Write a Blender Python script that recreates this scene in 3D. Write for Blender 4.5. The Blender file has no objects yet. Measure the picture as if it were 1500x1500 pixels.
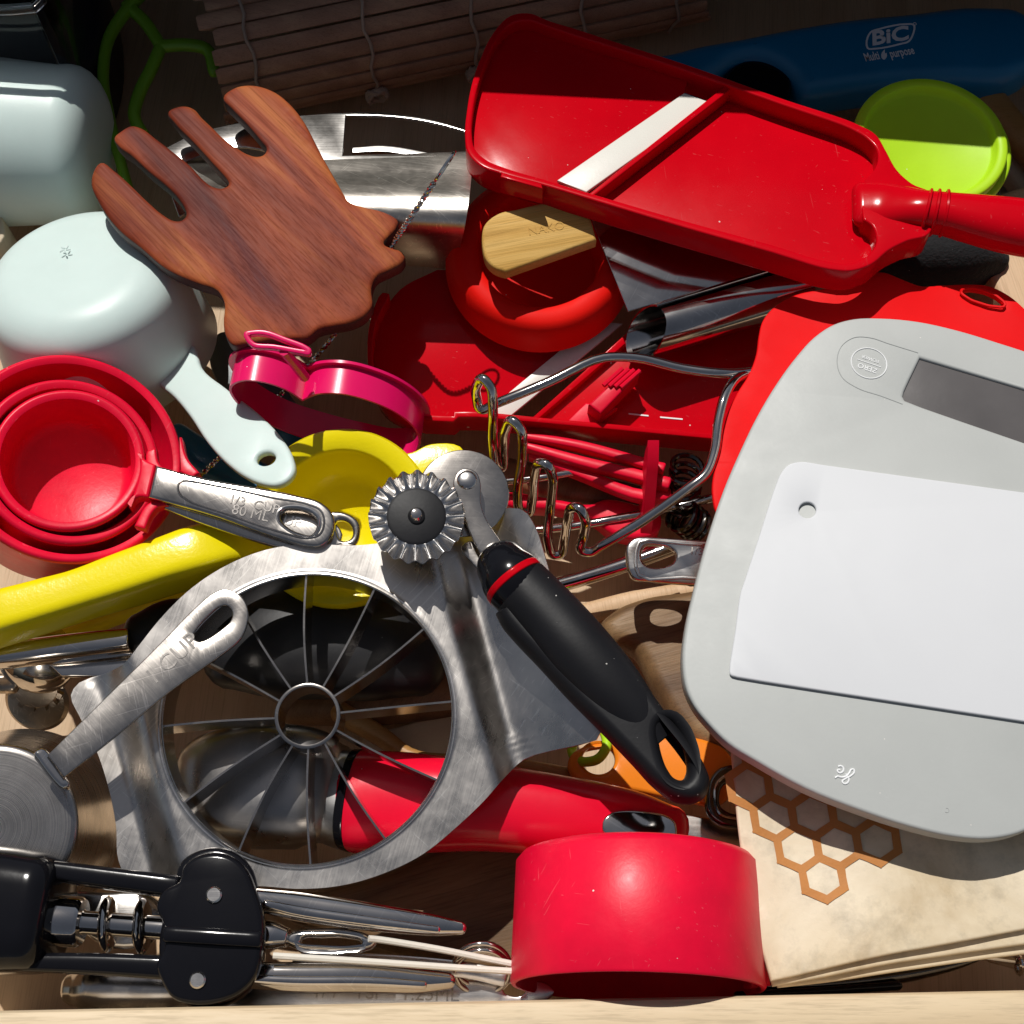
import bpy, bmesh, math, random
from math import sin, cos, tan, pi, radians, atan2, hypot
from mathutils import Vector, Matrix
from mathutils.geometry import delaunay_2d_cdt

random.seed(7)
sc = bpy.context.scene
C = sc.collection

# ------------------------------------------------------------------ camera
TH, FOV, DIST = radians(22), radians(40), .55
TGT = Vector((0, 0, .05))
FWD = Vector((0, sin(TH), -cos(TH)))
RGT = Vector((1, 0, 0))
UPV = Vector((0, cos(TH), sin(TH)))
CAM = TGT - FWD * DIST
HF = tan(FOV / 2)
cd = bpy.data.cameras.new('camera')
cd.sensor_width = 36
cd.lens = 18 / HF
cd.clip_start = .01
cd.clip_end = 50
co = bpy.data.objects.new('camera', cd)
C.objects.link(co)
co.location = CAM
co.rotation_euler = (TH, 0, 0)
sc.camera = co

# ------------------------------------------------------------------ light
SUN_EL = radians(58)
sh = Vector((-.30, .95, 0)).normalized()
SUN = Vector((sh.x * cos(SUN_EL), sh.y * cos(SUN_EL), sin(SUN_EL)))
w = bpy.data.worlds.new('World')
sc.world = w
w.use_nodes = True
nt = w.node_tree
sky = nt.nodes.new('ShaderNodeTexSky')
sky.sky_type = 'NISHITA'
sky.sun_disc = False
sky.sun_elevation = SUN_EL
sky.sun_rotation = atan2(SUN.x, SUN.y)
hs_ = nt.nodes.new('ShaderNodeHueSaturation')
hs_.inputs['Saturation'].default_value = .55
nt.links.new(sky.outputs[0], hs_.inputs['Color'])
nt.links.new(hs_.outputs[0], nt.nodes['Background'].inputs[0])
nt.nodes['Background'].inputs[1].default_value = .055
sl = bpy.data.lights.new('sun', 'SUN')
sl.energy = 5
sl.angle = radians(.5)
sl.color = (1, .965, .91)
so = bpy.data.objects.new('sun', sl)
C.objects.link(so)
so.location = SUN * 3
so.rotation_euler = SUN.to_track_quat('Z', 'Y').to_euler()
vs = sc.view_settings
vs.view_transform = 'Standard'
vs.look = 'None'
vs.exposure = -0.40
vs.gamma = 1
sc.cycles.max_bounces = 10
sc.cycles.glossy_bounces = 6
sc.cycles.caustics_reflective = True
sc.cycles.sample_clamp_indirect = 4

# ------------------------------------------------------------------ pixel planning (1500 px photo) -> world points
def ray(x, y):
    return FWD + RGT * ((x - 750) / 750 * HF) + UPV * ((750 - y) / 750 * HF)

def P(x, y, z):
    r = ray(x, y)
    return CAM + r * ((z - CAM.z) / r.z)

def S(p):
    return (p - CAM).dot(FWD) * HF / 750

def proj(p):
    d = p - CAM; k = d.dot(FWD)*HF/750
    return 750 + d.dot(RGT)/k, 750 - d.dot(UPV)/k

class Pl:
    """a real plane in the drawer: passes at height z under photo point (x, y), tilted by nx, ny"""
    def __init__(s, x, y, z, nx=0, ny=0):
        s.n = Vector((nx, ny, 1)).normalized()
        s.o = P(x, y, z)
        s.u = (Vector((1, 0, 0)) - s.n * s.n.x).normalized()
        s.v = s.n.cross(s.u)
    @classmethod
    def through(cls, o, n):
        s = cls.__new__(cls); s.n = n.normalized(); s.o = o
        s.u = (Vector((1, 0, 0)) - s.n * s.n.x).normalized(); s.v = s.n.cross(s.u)
        return s
    def at(s, x, y, off=0):
        r = ray(x, y)
        return CAM + r * ((s.o + s.n * off - CAM).dot(s.n) / r.dot(s.n))
    def uv(s, x, y, off=0):
        d = s.at(x, y, off) - s.o
        return (d.dot(s.u), d.dot(s.v))
    def w(s, u, v, h=0):
        return s.o + s.u * u + s.v * v + s.n * h

# ------------------------------------------------------------------ geometry
class G:
    def __init__(s):
        s.v = []; s.f = []; s.s = []
    def add(s, v, f, smooth=True):
        k = len(s.v)
        s.v += [tuple(p) for p in v]
        s.f += [tuple(i + k for i in q) for q in f]
        s.s += [smooth] * len(f)
        return s

def cr(pts, n=5, closed=True):
    """smooth curve through 2D or 3D points; a point ending in 'c' is a sharp corner"""
    cor = [len(p) > 2 and p[-1] == 'c' for p in pts]
    q = [Vector([a for a in p if a != 'c']) for p in pts]
    N = len(q)
    out = []
    for i in range(N if closed else N - 1):
        j = (i + 1) % N
        a, b = q[i], q[j]
        L = (b - a).length
        def tang(k, fw):
            if cor[k] or (not closed and k in (0, N - 1)):
                return b - a
            p0, p1, p2 = q[k - 1], q[k], q[(k + 1) % N]
            d1, d2 = (p1 - p0), (p2 - p1)
            l1, l2 = d1.length, d2.length
            if l1 < 1e-9 or l2 < 1e-9:
                return b - a
            t = d1 / l1 * l2 + d2 / l2 * l1
            if t.length < 1e-9:
                return b - a
            return t.normalized() * min(L, 1.6 * min(l1, l2))
        ta, tb = tang(i, 1), tang(j, 0)
        straight = cor[i] and cor[j]
        m = 1 if straight else n
        for k in range(m):
            t = k / m
            h = (2*t**3 - 3*t*t + 1, t**3 - 2*t*t + t, -2*t**3 + 3*t*t, t**3 - t*t)
            out.append(a*h[0] + ta*h[1] + b*h[2] + tb*h[3])
    if not closed:
        out.append(q[-1])
    return out

def area2(p):
    return sum(p[i-1][0]*p[i][1] - p[i][0]*p[i-1][1] for i in range(len(p))) / 2

def dedupe(p, e=2e-5):
    o = []
    for a in p:
        if not o or hypot(a[0]-o[-1][0], a[1]-o[-1][1]) > e:
            o.append(a)
    while len(o) > 3 and hypot(o[0][0]-o[-1][0], o[0][1]-o[-1][1]) <= e:
        o.pop()
    return o

def inset(p, d):
    N = len(p); out = []
    for i in range(N):
        a, b, c = p[i-1], p[i], p[(i+1) % N]
        e1 = Vector((b[0]-a[0], b[1]-a[1])).normalized()
        e2 = Vector((c[0]-b[0], c[1]-b[1])).normalized()
        n1 = Vector((-e1.y, e1.x)); n2 = Vector((-e2.y, e2.x))
        m = n1 + n2
        l2 = m.length_squared
        m = n1 if l2 < .2 else m * (2 / l2)
        if m.length > 1.6: m = m.normalized() * 1.6
        out.append((b[0] + m.x*d, b[1] + m.y*d))
    return out

def inside(p, x, y):
    r = False
    for i in range(len(p)):
        x1, y1 = p[i-1][:2]; x2, y2 = p[i][:2]
        if (y1 > y) != (y2 > y) and x < (x2-x1)*(y-y1)/(y2-y1) + x1:
            r = not r
    return r

def fill(loops, grid=None):
    vs = []; es = []
    for L in loops:
        k = len(vs)
        vs += [Vector(a[:2]) for a in L]
        es += [(k+i, k+(i+1) % len(L)) for i in range(len(L))]
    if grid:
        xs = [a[0] for a in loops[0]]; ys = [a[1] for a in loops[0]]
        y = min(ys) + grid*.5; row = 0
        while y < max(ys):
            x = min(xs) + grid*(.25 + .5*(row % 2))
            while x < max(xs):
                if inside(loops[0], x, y) and not any(inside(h, x, y) for h in loops[1:]):
                    vs.append(Vector((x, y)))
                x += grid
            y += grid*.87; row += 1
    r = delaunay_2d_cdt(vs, es, [], 0, 1e-7)
    ov, of = r[0], r[2]
    ff = []
    for t in of:
        cx = sum(ov[i].x for i in t)/len(t); cy = sum(ov[i].y for i in t)/len(t)
        if inside(loops[0], cx, cy) and not any(inside(h, cx, cy) for h in loops[1:]):
            ff.append(tuple(t))
    return ov, ff

def slab2(g, pl, outer, th, holes=(), bev=.0005, bh=None, seg=3, grid=None, disp=None, off=0, bot=True):
    """thick plate from uv loops; top at plane+off, bottom th lower, rounded edges"""
    loops = []
    for k, L in enumerate([outer] + list(holes)):
        L = dedupe([tuple(a[:2]) for a in L])
        if (area2(L) > 0) != (k == 0): L = L[::-1]
        loops.append(L)
    bh = bh or bev
    bh = min(bh, th*.499)
    D = disp or (lambda u, v: 0)
    W = lambda a, h: pl.w(a[0], a[1], off + h + D(a[0], a[1]))
    prof = []
    for i in range(seg+1):
        t = i/seg*pi/2
        prof.append((bev*(1-sin(t)), -bh*(1-cos(t))))
    prof2 = prof + [(a, -th - h) for a, h in reversed(prof)] if bot else prof + [(0, -th)]
    for L in loops:
        rings = [inset(L, a) if a > 1e-9 else L for a, h in prof2]
        n = len(L); vv = []; ff = []
        for (a, h), r in zip(prof2, rings):
            vv += [W(p, h) for p in r]
        for j in range(len(prof2)-1):
            for i in range(n):
                k = (i+1) % n
                ff.append((j*n+i, (j+1)*n+i, (j+1)*n+k, j*n+k))
        g.add(vv, ff, True)
    top = [inset(L, bev) for L in loops]
    ov, ff = fill(top, grid)
    g.add([W(p, 0) for p in ov], ff, bool(disp))
    if bot:
        g.add([W(p, -th) for p in ov], [t[::-1] for t in ff], bool(disp))
    return g

def slab(g, pl, pts, th, holes=(), sm=5, off=0, **k):
    o = [pl.uv(p[0], p[1], off) for p in cr(pts, sm)]
    hs = [[pl.uv(p[0], p[1], off) for p in cr(h, sm)] for h in holes]
    return slab2(g, pl, o, th, hs, off=off, **k)

def ell(cx, cy, rx, ry=None, n=16, a0=0, rot=0):
    ry = ry or rx; o = []
    for i in range(n):
        t = a0 + 2*pi*i/n
        x, y = rx*cos(t), ry*sin(t)
        o.append((cx + x*cos(rot) - y*sin(rot), cy + x*sin(rot) + y*cos(rot)))
    return o

def loft(g, rings, cap=True, closed=False, smooth=True):
    n = len(rings[0]); vv = []; ff = []
    for r in rings: vv += r
    R = len(rings)
    for j in range(R if closed else R-1):
        for i in range(n):
            a, b = j*n, ((j+1) % R)*n; k = (i+1) % n
            ff.append((a+i, a+k, b+k, b+i))
    if cap and not closed:
        ff.append(tuple(range(n))[::-1]); ff.append(tuple((R-1)*n+i for i in range(n)))
    return g.add(vv, ff, smooth)

def sup(c, a, b, n=24, e=2.0):
    o = []
    for i in range(n):
        t = 2*pi*i/n; x, y = cos(t), sin(t)
        o.append(c + a*(math.copysign(abs(x)**(2/e), x)) + b*(math.copysign(abs(y)**(2/e), y)))
    return o

def frames(path, closed=False):
    N = len(path); out = []; nrm = None
    for i in range(N):
        a = path[i-1] if (i or closed) else path[0]
        b = path[(i+1) % N] if (i < N-1 or closed) else path[-1]
        t = (b-a).normalized()
        if nrm is None:
            nrm = t.orthogonal().normalized()
        nrm = (nrm - t*nrm.dot(t)).normalized()
        out.append((t, nrm, t.cross(nrm)))
    return out

def tube(g, path, r, n=10, closed=False, cap=True):
    fr = frames(path, closed); rings = []
    for i, (p, (t, a, b)) in enumerate(zip(path, fr)):
        q = r[i] if isinstance(r, (list, tuple)) else r
        rings.append([p + a*q*cos(2*pi*k/n) + b*q*sin(2*pi*k/n) for k in range(n)])
    return loft(g, rings, cap, closed)

def ptube(g, pts, r, sm=6, n=10, closed=False):
    """tube through (x, y, z) photo points with heights"""
    q = cr([tuple(P(*p[:3])) + (('c',) if p[-1] == 'c' else ()) for p in pts], sm, closed)
    return tube(g, q, r, n, closed)

def handle(g, pts, e=2.3, n=28, sm=5, up=Vector((0, 0, 1)), end=.9, capn=4):
    """rounded bar: pts = (x, y, z, half width px, half height m)"""
    c = []
    for p in pts:
        q = P(p[0], p[1], p[2]); c.append((q.x, q.y, q.z, p[3]*S(q), p[4]))
    d = [Vector(x) for x in cr(c, sm, False)]
    path = [Vector(x[:3]) for x in d]
    rings = []
    def fr(i):
        t = (path[min(i+1, len(path)-1)] - path[max(i-1, 0)]).normalized()
        s_ = t.cross(up).normalized()
        return t, s_, s_.cross(t)
    L = len(path)
    t, s_, u = fr(0); w0 = min(d[0][3], d[0][4])*end
    if end > 0:
        for k in range(capn):
            a = (k+.25)/(capn+.25)*pi/2
            rings.append(sup(path[0] - t*w0*cos(a), s_*(d[0][3] - w0*(1-sin(a))), u*(d[0][4] - w0*(1-sin(a))*.98), n, e))
    for i in range(L):
        t, s_, u = fr(i)
        rings.append(sup(path[i], s_*d[i][3], u*d[i][4], n, e))
    t, s_, u = fr(L-1); w1 = min(d[-1][3], d[-1][4])*end
    if end > 0:
        for k in range(capn-1, -1, -1):
            a = (k+.25)/(capn+.25)*pi/2
            rings.append(sup(path[-1] + t*w1*cos(a), s_*(d[-1][3] - w1*(1-sin(a))), u*(d[-1][4] - w1*(1-sin(a))*.98), n, e))
    return loft(g, rings)

def lathe(g, c, ax, prof, n=72, closed=False, wave=None, ref=None):
    ax = ax.normalized()
    a = (ref or (Vector((1, 0, 0)) if abs(ax.x) < .9 else Vector((0, 1, 0))))
    a = (a - ax*a.dot(ax)).normalized(); b = ax.cross(a)
    rings = []
    for i in range(n):
        t = 2*pi*i/n; d = a*cos(t) + b*sin(t)
        rings.append([c + d*r + ax*(h + (wave(t, r) if wave else 0)) for r, h in prof])
    # rings around: transpose loft
    m = len(prof); vv = []; ff = []
    for r in rings: vv += r
    for i in range(n):
        k = (i+1) % n
        for j in range(m if closed else m-1):
            l = (j+1) % m
            ff.append((i*m+j, k*m+j, k*m+l, i*m+l))
    return g.add(vv, ff, True)

def sheet(g, grid, th, ring=False):
    R, K = len(grid), len(grid[0])
    nr = []
    for i in range(R):
        row = []
        for j in range(K):
            du = (grid[(i+1) % R][j] - grid[i-1][j]) if ring else (grid[min(i+1, R-1)][j] - grid[max(i-1, 0)][j])
            dv = grid[i][min(j+1, K-1)] - grid[i][max(j-1, 0)]
            nn = du.cross(dv)
            row.append(nn.normalized() if nn.length > 1e-12 else Vector((0, 0, 1)))
        nr.append(row)
    top = [grid[i][j] for i in range(R) for j in range(K)]
    bot = [grid[i][j] - nr[i][j]*th for i in range(R) for j in range(K)]
    o = R*K; ff = []
    for i in range(R if ring else R-1):
        for j in range(K-1):
            i2 = (i+1) % R
            a, b, c_, d = i*K+j, i2*K+j, i2*K+j+1, i*K+j+1
            ff.append((a, b, c_, d)); ff.append((o+d, o+c_, o+b, o+a))
    if ring:
        for i in range(R):
            for j in (0, K-1):
                a, b = i*K+j, ((i+1) % R)*K+j
                ff.append((a, b, o+b, o+a))
        return g.add(top+bot, ff, True)
    rim = [j for j in range(K)] + [i*K+K-1 for i in range(1, R)] + [(R-1)*K+j for j in range(K-2, -1, -1)] + [i*K for i in range(R-2, 0, -1)]
    for a, b in zip(rim, rim[1:] + rim[:1]):
        ff.append((a, b, o+b, o+a))
    return g.add(top+bot, ff, True)

def box(g, c, x, y, z):
    """box from centre and three half vectors"""
    v = [c + x*i + y*j + z*k for i in (-1, 1) for j in (-1, 1) for k in (-1, 1)]
    return g.add(v, [(0, 1, 3, 2), (4, 6, 7, 5), (0, 4, 5, 1), (2, 3, 7, 6), (0, 2, 6, 4), (1, 5, 7, 3)], False)

def text(g, body, o, right, up, size, ext=.0002, align='CENTER', bold=0):
    c = bpy.data.curves.new('lettering', 'FONT')
    c.body = body; c.align_x = align; c.align_y = 'CENTER'; c.size = 1; c.resolution_u = 3; c.offset = bold
    ob = bpy.data.objects.new('lettering', c)
    m = ob.to_mesh()
    n = right.cross(up).normalized()
    v = [o + right*(p.co.x*size) + up*(p.co.y*size) + n*ext for p in m.vertices]
    f = [tuple(p.vertices) for p in m.polygons]
    # side walls from boundary edges
    cnt = {}
    for q in f:
        for a, b in zip(q, q[1:] + q[:1]):
            cnt[(a, b)] = 1
    k = len(v); v2 = [p - n*ext*2 for p in v]
    sf = [(b, a, k+a, k+b) for (a, b) in cnt if (b, a) not in cnt]
    g.add(v + v2, f + sf, False)
    ob.to_mesh_clear()
    bpy.data.objects.remove(ob); bpy.data.curves.remove(c)
    return g

def ptext(g, body, pl, x, y, x2, y2, size, off=0, ext=.0002, stretch=1):
    o = pl.at(x, y, off); r = (pl.at(x2, y2, off) - o).normalized()
    return text(g, body, o, r*stretch, pl.n.cross(r), size, ext)

# ------------------------------------------------------------------ objects
def root_of(o):
    while o.parent: o = o.parent
    return o

def make(g, name, mat, parent=None, ang=38, weld=2e-6, label=None):
    me = bpy.data.meshes.new(name)
    L = root_of(parent).location if parent else None
    if L is None:
        v = [Vector(p) for p in g.v]
        n = len(v)
        L = Vector((sum(p.x for p in v)/n, sum(p.y for p in v)/n, min(p.z for p in v)))
    me.from_pydata([tuple(Vector(p) - L) for p in g.v], [], g.f)
    me.polygons.foreach_set('use_smooth', g.s)
    bm = bmesh.new(); bm.from_mesh(me)
    bmesh.ops.remove_doubles(bm, verts=bm.verts, dist=weld)
    bmesh.ops.recalc_face_normals(bm, faces=bm.faces)
    bm.to_mesh(me); bm.free()
    me.set_sharp_from_angle(angle=radians(ang))
    me.materials.append(mat)
    o = bpy.data.objects.new(name, me)
    C.objects.link(o)
    if parent: o.parent = parent
    else: o.location = L
    if label: o['label'] = label
    return o

def tag(o, label, cat, group=None):
    o['label'] = label; o['category'] = cat
    if group: o['group'] = group
    return o

def thing(name, label, cat, x, y, z, group=None):
    o = bpy.data.objects.new(name, None)
    o.empty_display_size = .01
    C.objects.link(o)
    o.location = P(x, y, z)
    return tag(o, label, cat, group)

# ------------------------------------------------------------------ materials
def base_mat(name):
    m = bpy.data.materials.new(name); m.use_nodes = True
    t = m.node_tree; b = t.nodes['Principled BSDF']
    tc = t.nodes.new('ShaderNodeTexCoord')
    return m, t, b, tc

def nz(t, vec, scale, detail=3, rough=.55, dist=0):
    n = t.nodes.new('ShaderNodeTexNoise')
    n.inputs['Scale'].default_value = scale; n.inputs['Detail'].default_value = detail
    n.inputs['Roughness'].default_value = rough; n.inputs['Distortion'].default_value = dist
    t.links.new(vec, n.inputs['Vector'])
    return n.outputs['Fac']

def mapping(t, tc, scale=(1, 1, 1), rot=(0, 0, 0)):
    # rotate first, then stretch: two nodes
    a = t.nodes.new('ShaderNodeMapping'); a.inputs['Rotation'].default_value = rot
    b = t.nodes.new('ShaderNodeMapping'); b.inputs['Scale'].default_value = scale
    t.links.new(tc.outputs['Object'], a.inputs['Vector']); t.links.new(a.outputs[0], b.inputs['Vector'])
    return b.outputs[0]

def ramp(t, fac, stops):
    r = t.nodes.new('ShaderNodeValToRGB')
    e = r.color_ramp.elements
    while len(e) < len(stops): e.new(.5)
    for q, (p, c) in zip(e, stops):
        q.position = p
        q.color = (c, c, c, 1) if isinstance(c, (int, float)) else (*c, 1)
    t.links.new(fac, r.inputs[0])
    return r.outputs[0]

def mix(t, fac, a, b, mode='MIX'):
    n = t.nodes.new('ShaderNodeMix'); n.data_type = 'RGBA'; n.blend_type = mode
    for s_, v in ((0, fac), (6, a), (7, b)):
        if hasattr(v, 'links'): t.links.new(v, n.inputs[s_])
        else: n.inputs[s_].default_value = v if s_ == 0 else (*v, 1)
    return n.outputs[2]

def bump(t, b, h, strength, dist=.001):
    n = t.nodes.new('ShaderNodeBump'); n.inputs['Strength'].default_value = strength
    n.inputs['Distance'].default_value = dist
    t.links.new(h, n.inputs['Height']); t.links.new(n.outputs[0], b.inputs['Normal'])

def specks(t, tc, scale, thr):
    """small lint and crumbs: few voronoi cells carry a dot"""
    v = t.nodes.new('ShaderNodeTexVoronoi'); v.inputs['Scale'].default_value = scale
    t.links.new(tc.outputs['Object'], v.inputs['Vector'])
    sp = t.nodes.new('ShaderNodeSeparateColor'); t.links.new(v.outputs['Color'], sp.inputs[0])
    nn = nz(t, tc.outputs['Object'], scale*4, 2)
    m1 = t.nodes.new('ShaderNodeMath'); m1.operation = 'MULTIPLY_ADD'; m1.inputs[1].default_value = .10; m1.inputs[2].default_value = .028
    m0 = t.nodes.new('ShaderNodeMath'); m0.operation = 'POWER'; m0.inputs[1].default_value = 3
    t.links.new(sp.outputs[1], m0.inputs[0]); t.links.new(m0.outputs[0], m1.inputs[0])
    m2 = t.nodes.new('ShaderNodeMath'); m2.operation = 'MULTIPLY_ADD'; m2.inputs[1].default_value = .16
    m4 = t.nodes.new('ShaderNodeMath'); m4.operation = 'SUBTRACT'; m4.inputs[1].default_value = .5
    t.links.new(nn, m4.inputs[0]); t.links.new(m4.outputs[0], m2.inputs[0]); t.links.new(v.outputs['Distance'], m2.inputs[2])
    m3 = t.nodes.new('ShaderNodeMath'); m3.operation = 'DIVIDE'
    t.links.new(m2.outputs[0], m3.inputs[0]); t.links.new(m1.outputs[0], m3.inputs[1])
    r = ramp(t, m3.outputs[0], [(.7, 1.0), (1.0, 0.0)])
    k = ramp(t, sp.outputs[0], [(thr, 0.0), (thr + .01, 1.0)])
    return mix(t, 1.0, r, k, 'MULTIPLY')

def plastic(name, col, rough=.32, var=.12, dust=0, dscale=260, bmp=.05, spec=.5, scr=.25, sss=0, scuff=0, dcol=(.75, .7, .66)):
    m, t, b, tc = base_mat(name)
    n = nz(t, tc.outputs['Object'], 45, 4)
    dark = tuple(c*(1-var) for c in col); lite = tuple(min(1, c*(1+var*.6)) for c in col)
    c = ramp(t, n, [(.3, dark), (.7, lite)])
    if dust:
        c = mix(t, specks(t, tc, dscale, 1-dust), c, dcol)
    if scuff:
        for ra, sc_, th in (((.5, .3, .4), (26, 1100, 700), .73), ((-.2, .4, -1.0), (40, 1500, 900), .745), ((.1, -.3, 1.5), (30, 1300, 800), .745)):
            sr = ramp(t, nz(t, mapping(t, tc, sc_, ra), 1, 2, .4), [(th, 0.0), (th + .015, scuff)])
            c = mix(t, sr, c, tuple(q*.55 + .38 for q in col))
    t.links.new(c, b.inputs['Base Color'])
    s1 = nz(t, tc.outputs['Object'], 38, 6, .7, .4)
    r = ramp(t, s1, [(.35, rough), (.7, min(1, rough*(1+scr)))])
    t.links.new(r, b.inputs['Roughness'])
    b.inputs['Specular IOR Level'].default_value = spec
    bump(t, b, nz(t, tc.outputs['Object'], 700, 3), bmp, .0006)
    if sss:
        b.inputs['Subsurface Weight'].default_value = sss
        b.inputs['Subsurface Radius'].default_value = (1, .8, .8)
        b.inputs['Subsurface Scale'].default_value = .004
    return m

def steel(name, col=(.56, .54, .52), rough=.28, rot=0, brush=.5, stretch=(30, 1800, 300), spots=.3, dust=0, bmp=.12):
    m, t, b, tc = base_mat(name)
    b.inputs['Metallic'].default_value = 1
    v = mapping(t, tc, stretch, (0, 0, rot))
    s1 = nz(t, v, 1, 4, .6)
    s2 = nz(t, tc.outputs['Object'], 60, 5, .65)
    r = mix(t, .5, ramp(t, s1, [(.3, rough*(1-brush*.6)), (.7, rough*(1+brush))]), ramp(t, s2, [(.3, rough*.7), (.7, rough*1.4)]))
    t.links.new(r, b.inputs['Roughness'])
    d = tuple(c*(1-spots) for c in col)
    c = ramp(t, s2, [(.32, d), (.6, col)])
    c = mix(t, brush*.35, c, ramp(t, s1, [(.3, .45), (.7, .75)]), 'MULTIPLY') if brush else c
    for ra, sc_, th in ((.5, (30, 1500, 300), .665), (-1.1, (40, 1900, 300), .68)):
        sr = ramp(t, nz(t, mapping(t, tc, sc_, (.2, .1, rot + ra)), 1, 2, .4), [(th, 0.0), (th + .02, .55*min(1, spots*3))])
        c = mix(t, sr, c, tuple(min(1, q*1.5) for q in col))
    if dust:
        c = mix(t, specks(t, tc, 300, 1-dust), c, (.9, .88, .85))
    t.links.new(c, b.inputs['Base Color'])
    bump(t, b, s1, bmp, .0003)
    return m

def turned(name, col, rough):
    """steel turned on a lathe: fine rings round the object's own origin"""
    m, t, b, tc = base_mat(name)
    b.inputs['Metallic'].default_value = 1
    ln = t.nodes.new('ShaderNodeVectorMath'); ln.operation = 'LENGTH'
    t.links.new(tc.outputs['Object'], ln.inputs[0])
    cb = t.nodes.new('ShaderNodeCombineXYZ'); t.links.new(ln.outputs['Value'], cb.inputs[0])
    s1 = nz(t, cb.outputs[0], 2200, 3, .6)
    s2 = nz(t, tc.outputs['Object'], 70, 5, .65)
    t.links.new(ramp(t, s1, [(.3, rough*.85), (.7, rough*1.2)]), b.inputs['Roughness'])
    c = mix(t, 1, ramp(t, s1, [(.3, .88), (.6, 1.0)]), ramp(t, s2, [(.32, tuple(q*.7 for q in col)), (.6, col)]), 'MULTIPLY')
    t.links.new(c, b.inputs['Base Color'])
    bump(t, b, s1, .03, .0003)
    return m

def wood(name, c1, c2, c3, rot=0, scale=1, rough=.5, stretch=(6, 90, 90), pores=.6, bmp=.25, spec=.4, blotch=0):
    m, t, b, tc = base_mat(name)
    v = mapping(t, tc, tuple(s_*scale for s_ in stretch), (0, 0, rot))
    big = nz(t, v, .55, 5, .55, 1.6)
    v2 = mapping(t, tc, tuple(s_*scale*k for s_, k in zip(stretch, (5, 22, 22))), (0, 0, rot))
    fine = nz(t, v2, 1, 3, .7)
    b.inputs['Specular IOR Level'].default_value = spec
    patch = nz(t, mapping(t, tc, (14, 45, 45), (0, 0, rot)), 1, 3, .5)
    c = ramp(t, big, [(.28, c1), (.5, c2), (.72, c3)])
    c = mix(t, pores, c, ramp(t, fine, [(.36, .35), (.5, 1.0)]), 'MULTIPLY')
    if blotch: c = mix(t, blotch, c, ramp(t, patch, [(.36, (.48, .32, .32)), (.58, (1, 1, 1))]), 'MULTIPLY')
    t.links.new(c, b.inputs['Base Color'])
    t.links.new(ramp(t, fine, [(.3, min(1, rough*1.3)), (.6, rough)]), b.inputs['Roughness'])
    bump(t, b, fine, bmp, .0004)
    return m
M = {}
M['red'] = plastic('red_plastic', (.55, .0012, .008), .14, .06, .16, 190, .010, spec=.12, scr=.3, scuff=.06)
M['red_matte'] = plastic('red_matte_plastic', (.74, .003, .030), .3, .12, .05, 260, .05, spec=.2, scr=.6)
M['red_cup'] = plastic('scuffed_red_plastic', (.80, .0035, .036), .30, .16, .06, 240, .06, spec=.28, scr=.6, scuff=.12)
M['red_handle'] = plastic('glossy_red_handle', (.70, .004, .028), .2, .06, .05, 220, .015, spec=.4)
M['orange_red'] = plastic('orange_red_silicone', (.80, .008, .004), .5, .05, .05, 220, .03, spec=.12)
M['red_mat'] = plastic('red_silicone', (.76, .004, .006), .5, .04, .26, 220, .03, spec=.1)
M['pink'] = plastic('pink_plastic', (.74, .006, .115), .2, .06, .04, 260, .015, spec=.4)
M['blue_cup'] = plastic('pale_blue_plastic', (.62, .74, .71), .34, .04, .0, 200, .03, spec=.3, sss=.15, scuff=.12)
M['lime'] = plastic('lime_plastic', (.42, .70, .015), .42, .06, .03, 200, .03, spec=.3)
M['green'] = plastic('green_plastic', (.16, .36, .012), .4, .08, .0, 200, .03)
M['yellow'] = plastic('yellow_enamel', (.84, .70, .004), .2, .05, .02, 260, .12, spec=.4)
M['orange'] = plastic('orange_plastic', (.82, .23, .015), .2, .05, .04, 260, .02)
M['black'] = plastic('black_gloss_plastic', (.006, .006, .008), .12, .1, .04, 260, .012, spec=.25)
M['black_rubber'] = plastic('black_rubber', (.010, .010, .012), .42, .2, .42, 380, .05, spec=.22, dcol=(.5, .48, .45))
M['black_soft'] = plastic('black_soft_grip', (.013, .013, .015), .4, .25, .12, 260, .06, spec=.3, dcol=(.4, .4, .4))
M['fuzzy'] = plastic('black_fleece', (.010, .010, .012), .9, .3, .45, 700, .9, dcol=(.3, .3, .32))
M['lighter'] = plastic('blue_lighter_plastic', (.004, .17, .36), .34, .05, 0, 200, .03)
M['blue'] = plastic('blue_plastic', (.010, .16, .36), .3, .06, .05, 260, .04)
M['grey_plastic'] = plastic('dark_grey_plastic', (.075, .085, .095), .34, .1, .1, 300, .05)
M['scale'] = plastic('pale_grey_plastic', (.45, .465, .452), .46, .03, .05, 320, .05, scuff=.07)
M['scale_edge'] = plastic('light_grey_plastic', (.62, .63, .64), .4, .02, 0, 320, .05)
M['white'] = plastic('white_plastic', (.67, .682, .705), .5, .012, .0, 300, .03, spec=.2)
M['ceramic'] = plastic('white_ceramic', (.74, .72, .66), .25, .03, .0, 300, .03)
M['lcd'] = plastic('dark_lcd_glass', (.11, .102, .102), .22, .12, .12, 300, .02, dcol=(.4, .38, .37))
M['print_white'] = plastic('white_print', (.82, .83, .84), .5, 0, 0)
M['print_grey'] = plastic('grey_print', (.80, .78, .82), .5, 0, 0)
M['groove'] = plastic('grey_groove', (.33, .345, .34), .5, 0, 0)
M['wax_print'] = plastic('brown_orange_print', (.50, .20, .045), .6, .12, .0, 300, .2)
M['string'] = plastic('white_cotton', (.72, .68, .60), .9, .1, 0, 300, .3)
M['twine'] = plastic('brown_cotton', (.40, .30, .24), .9, .2, 0, 300, .3)
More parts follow.
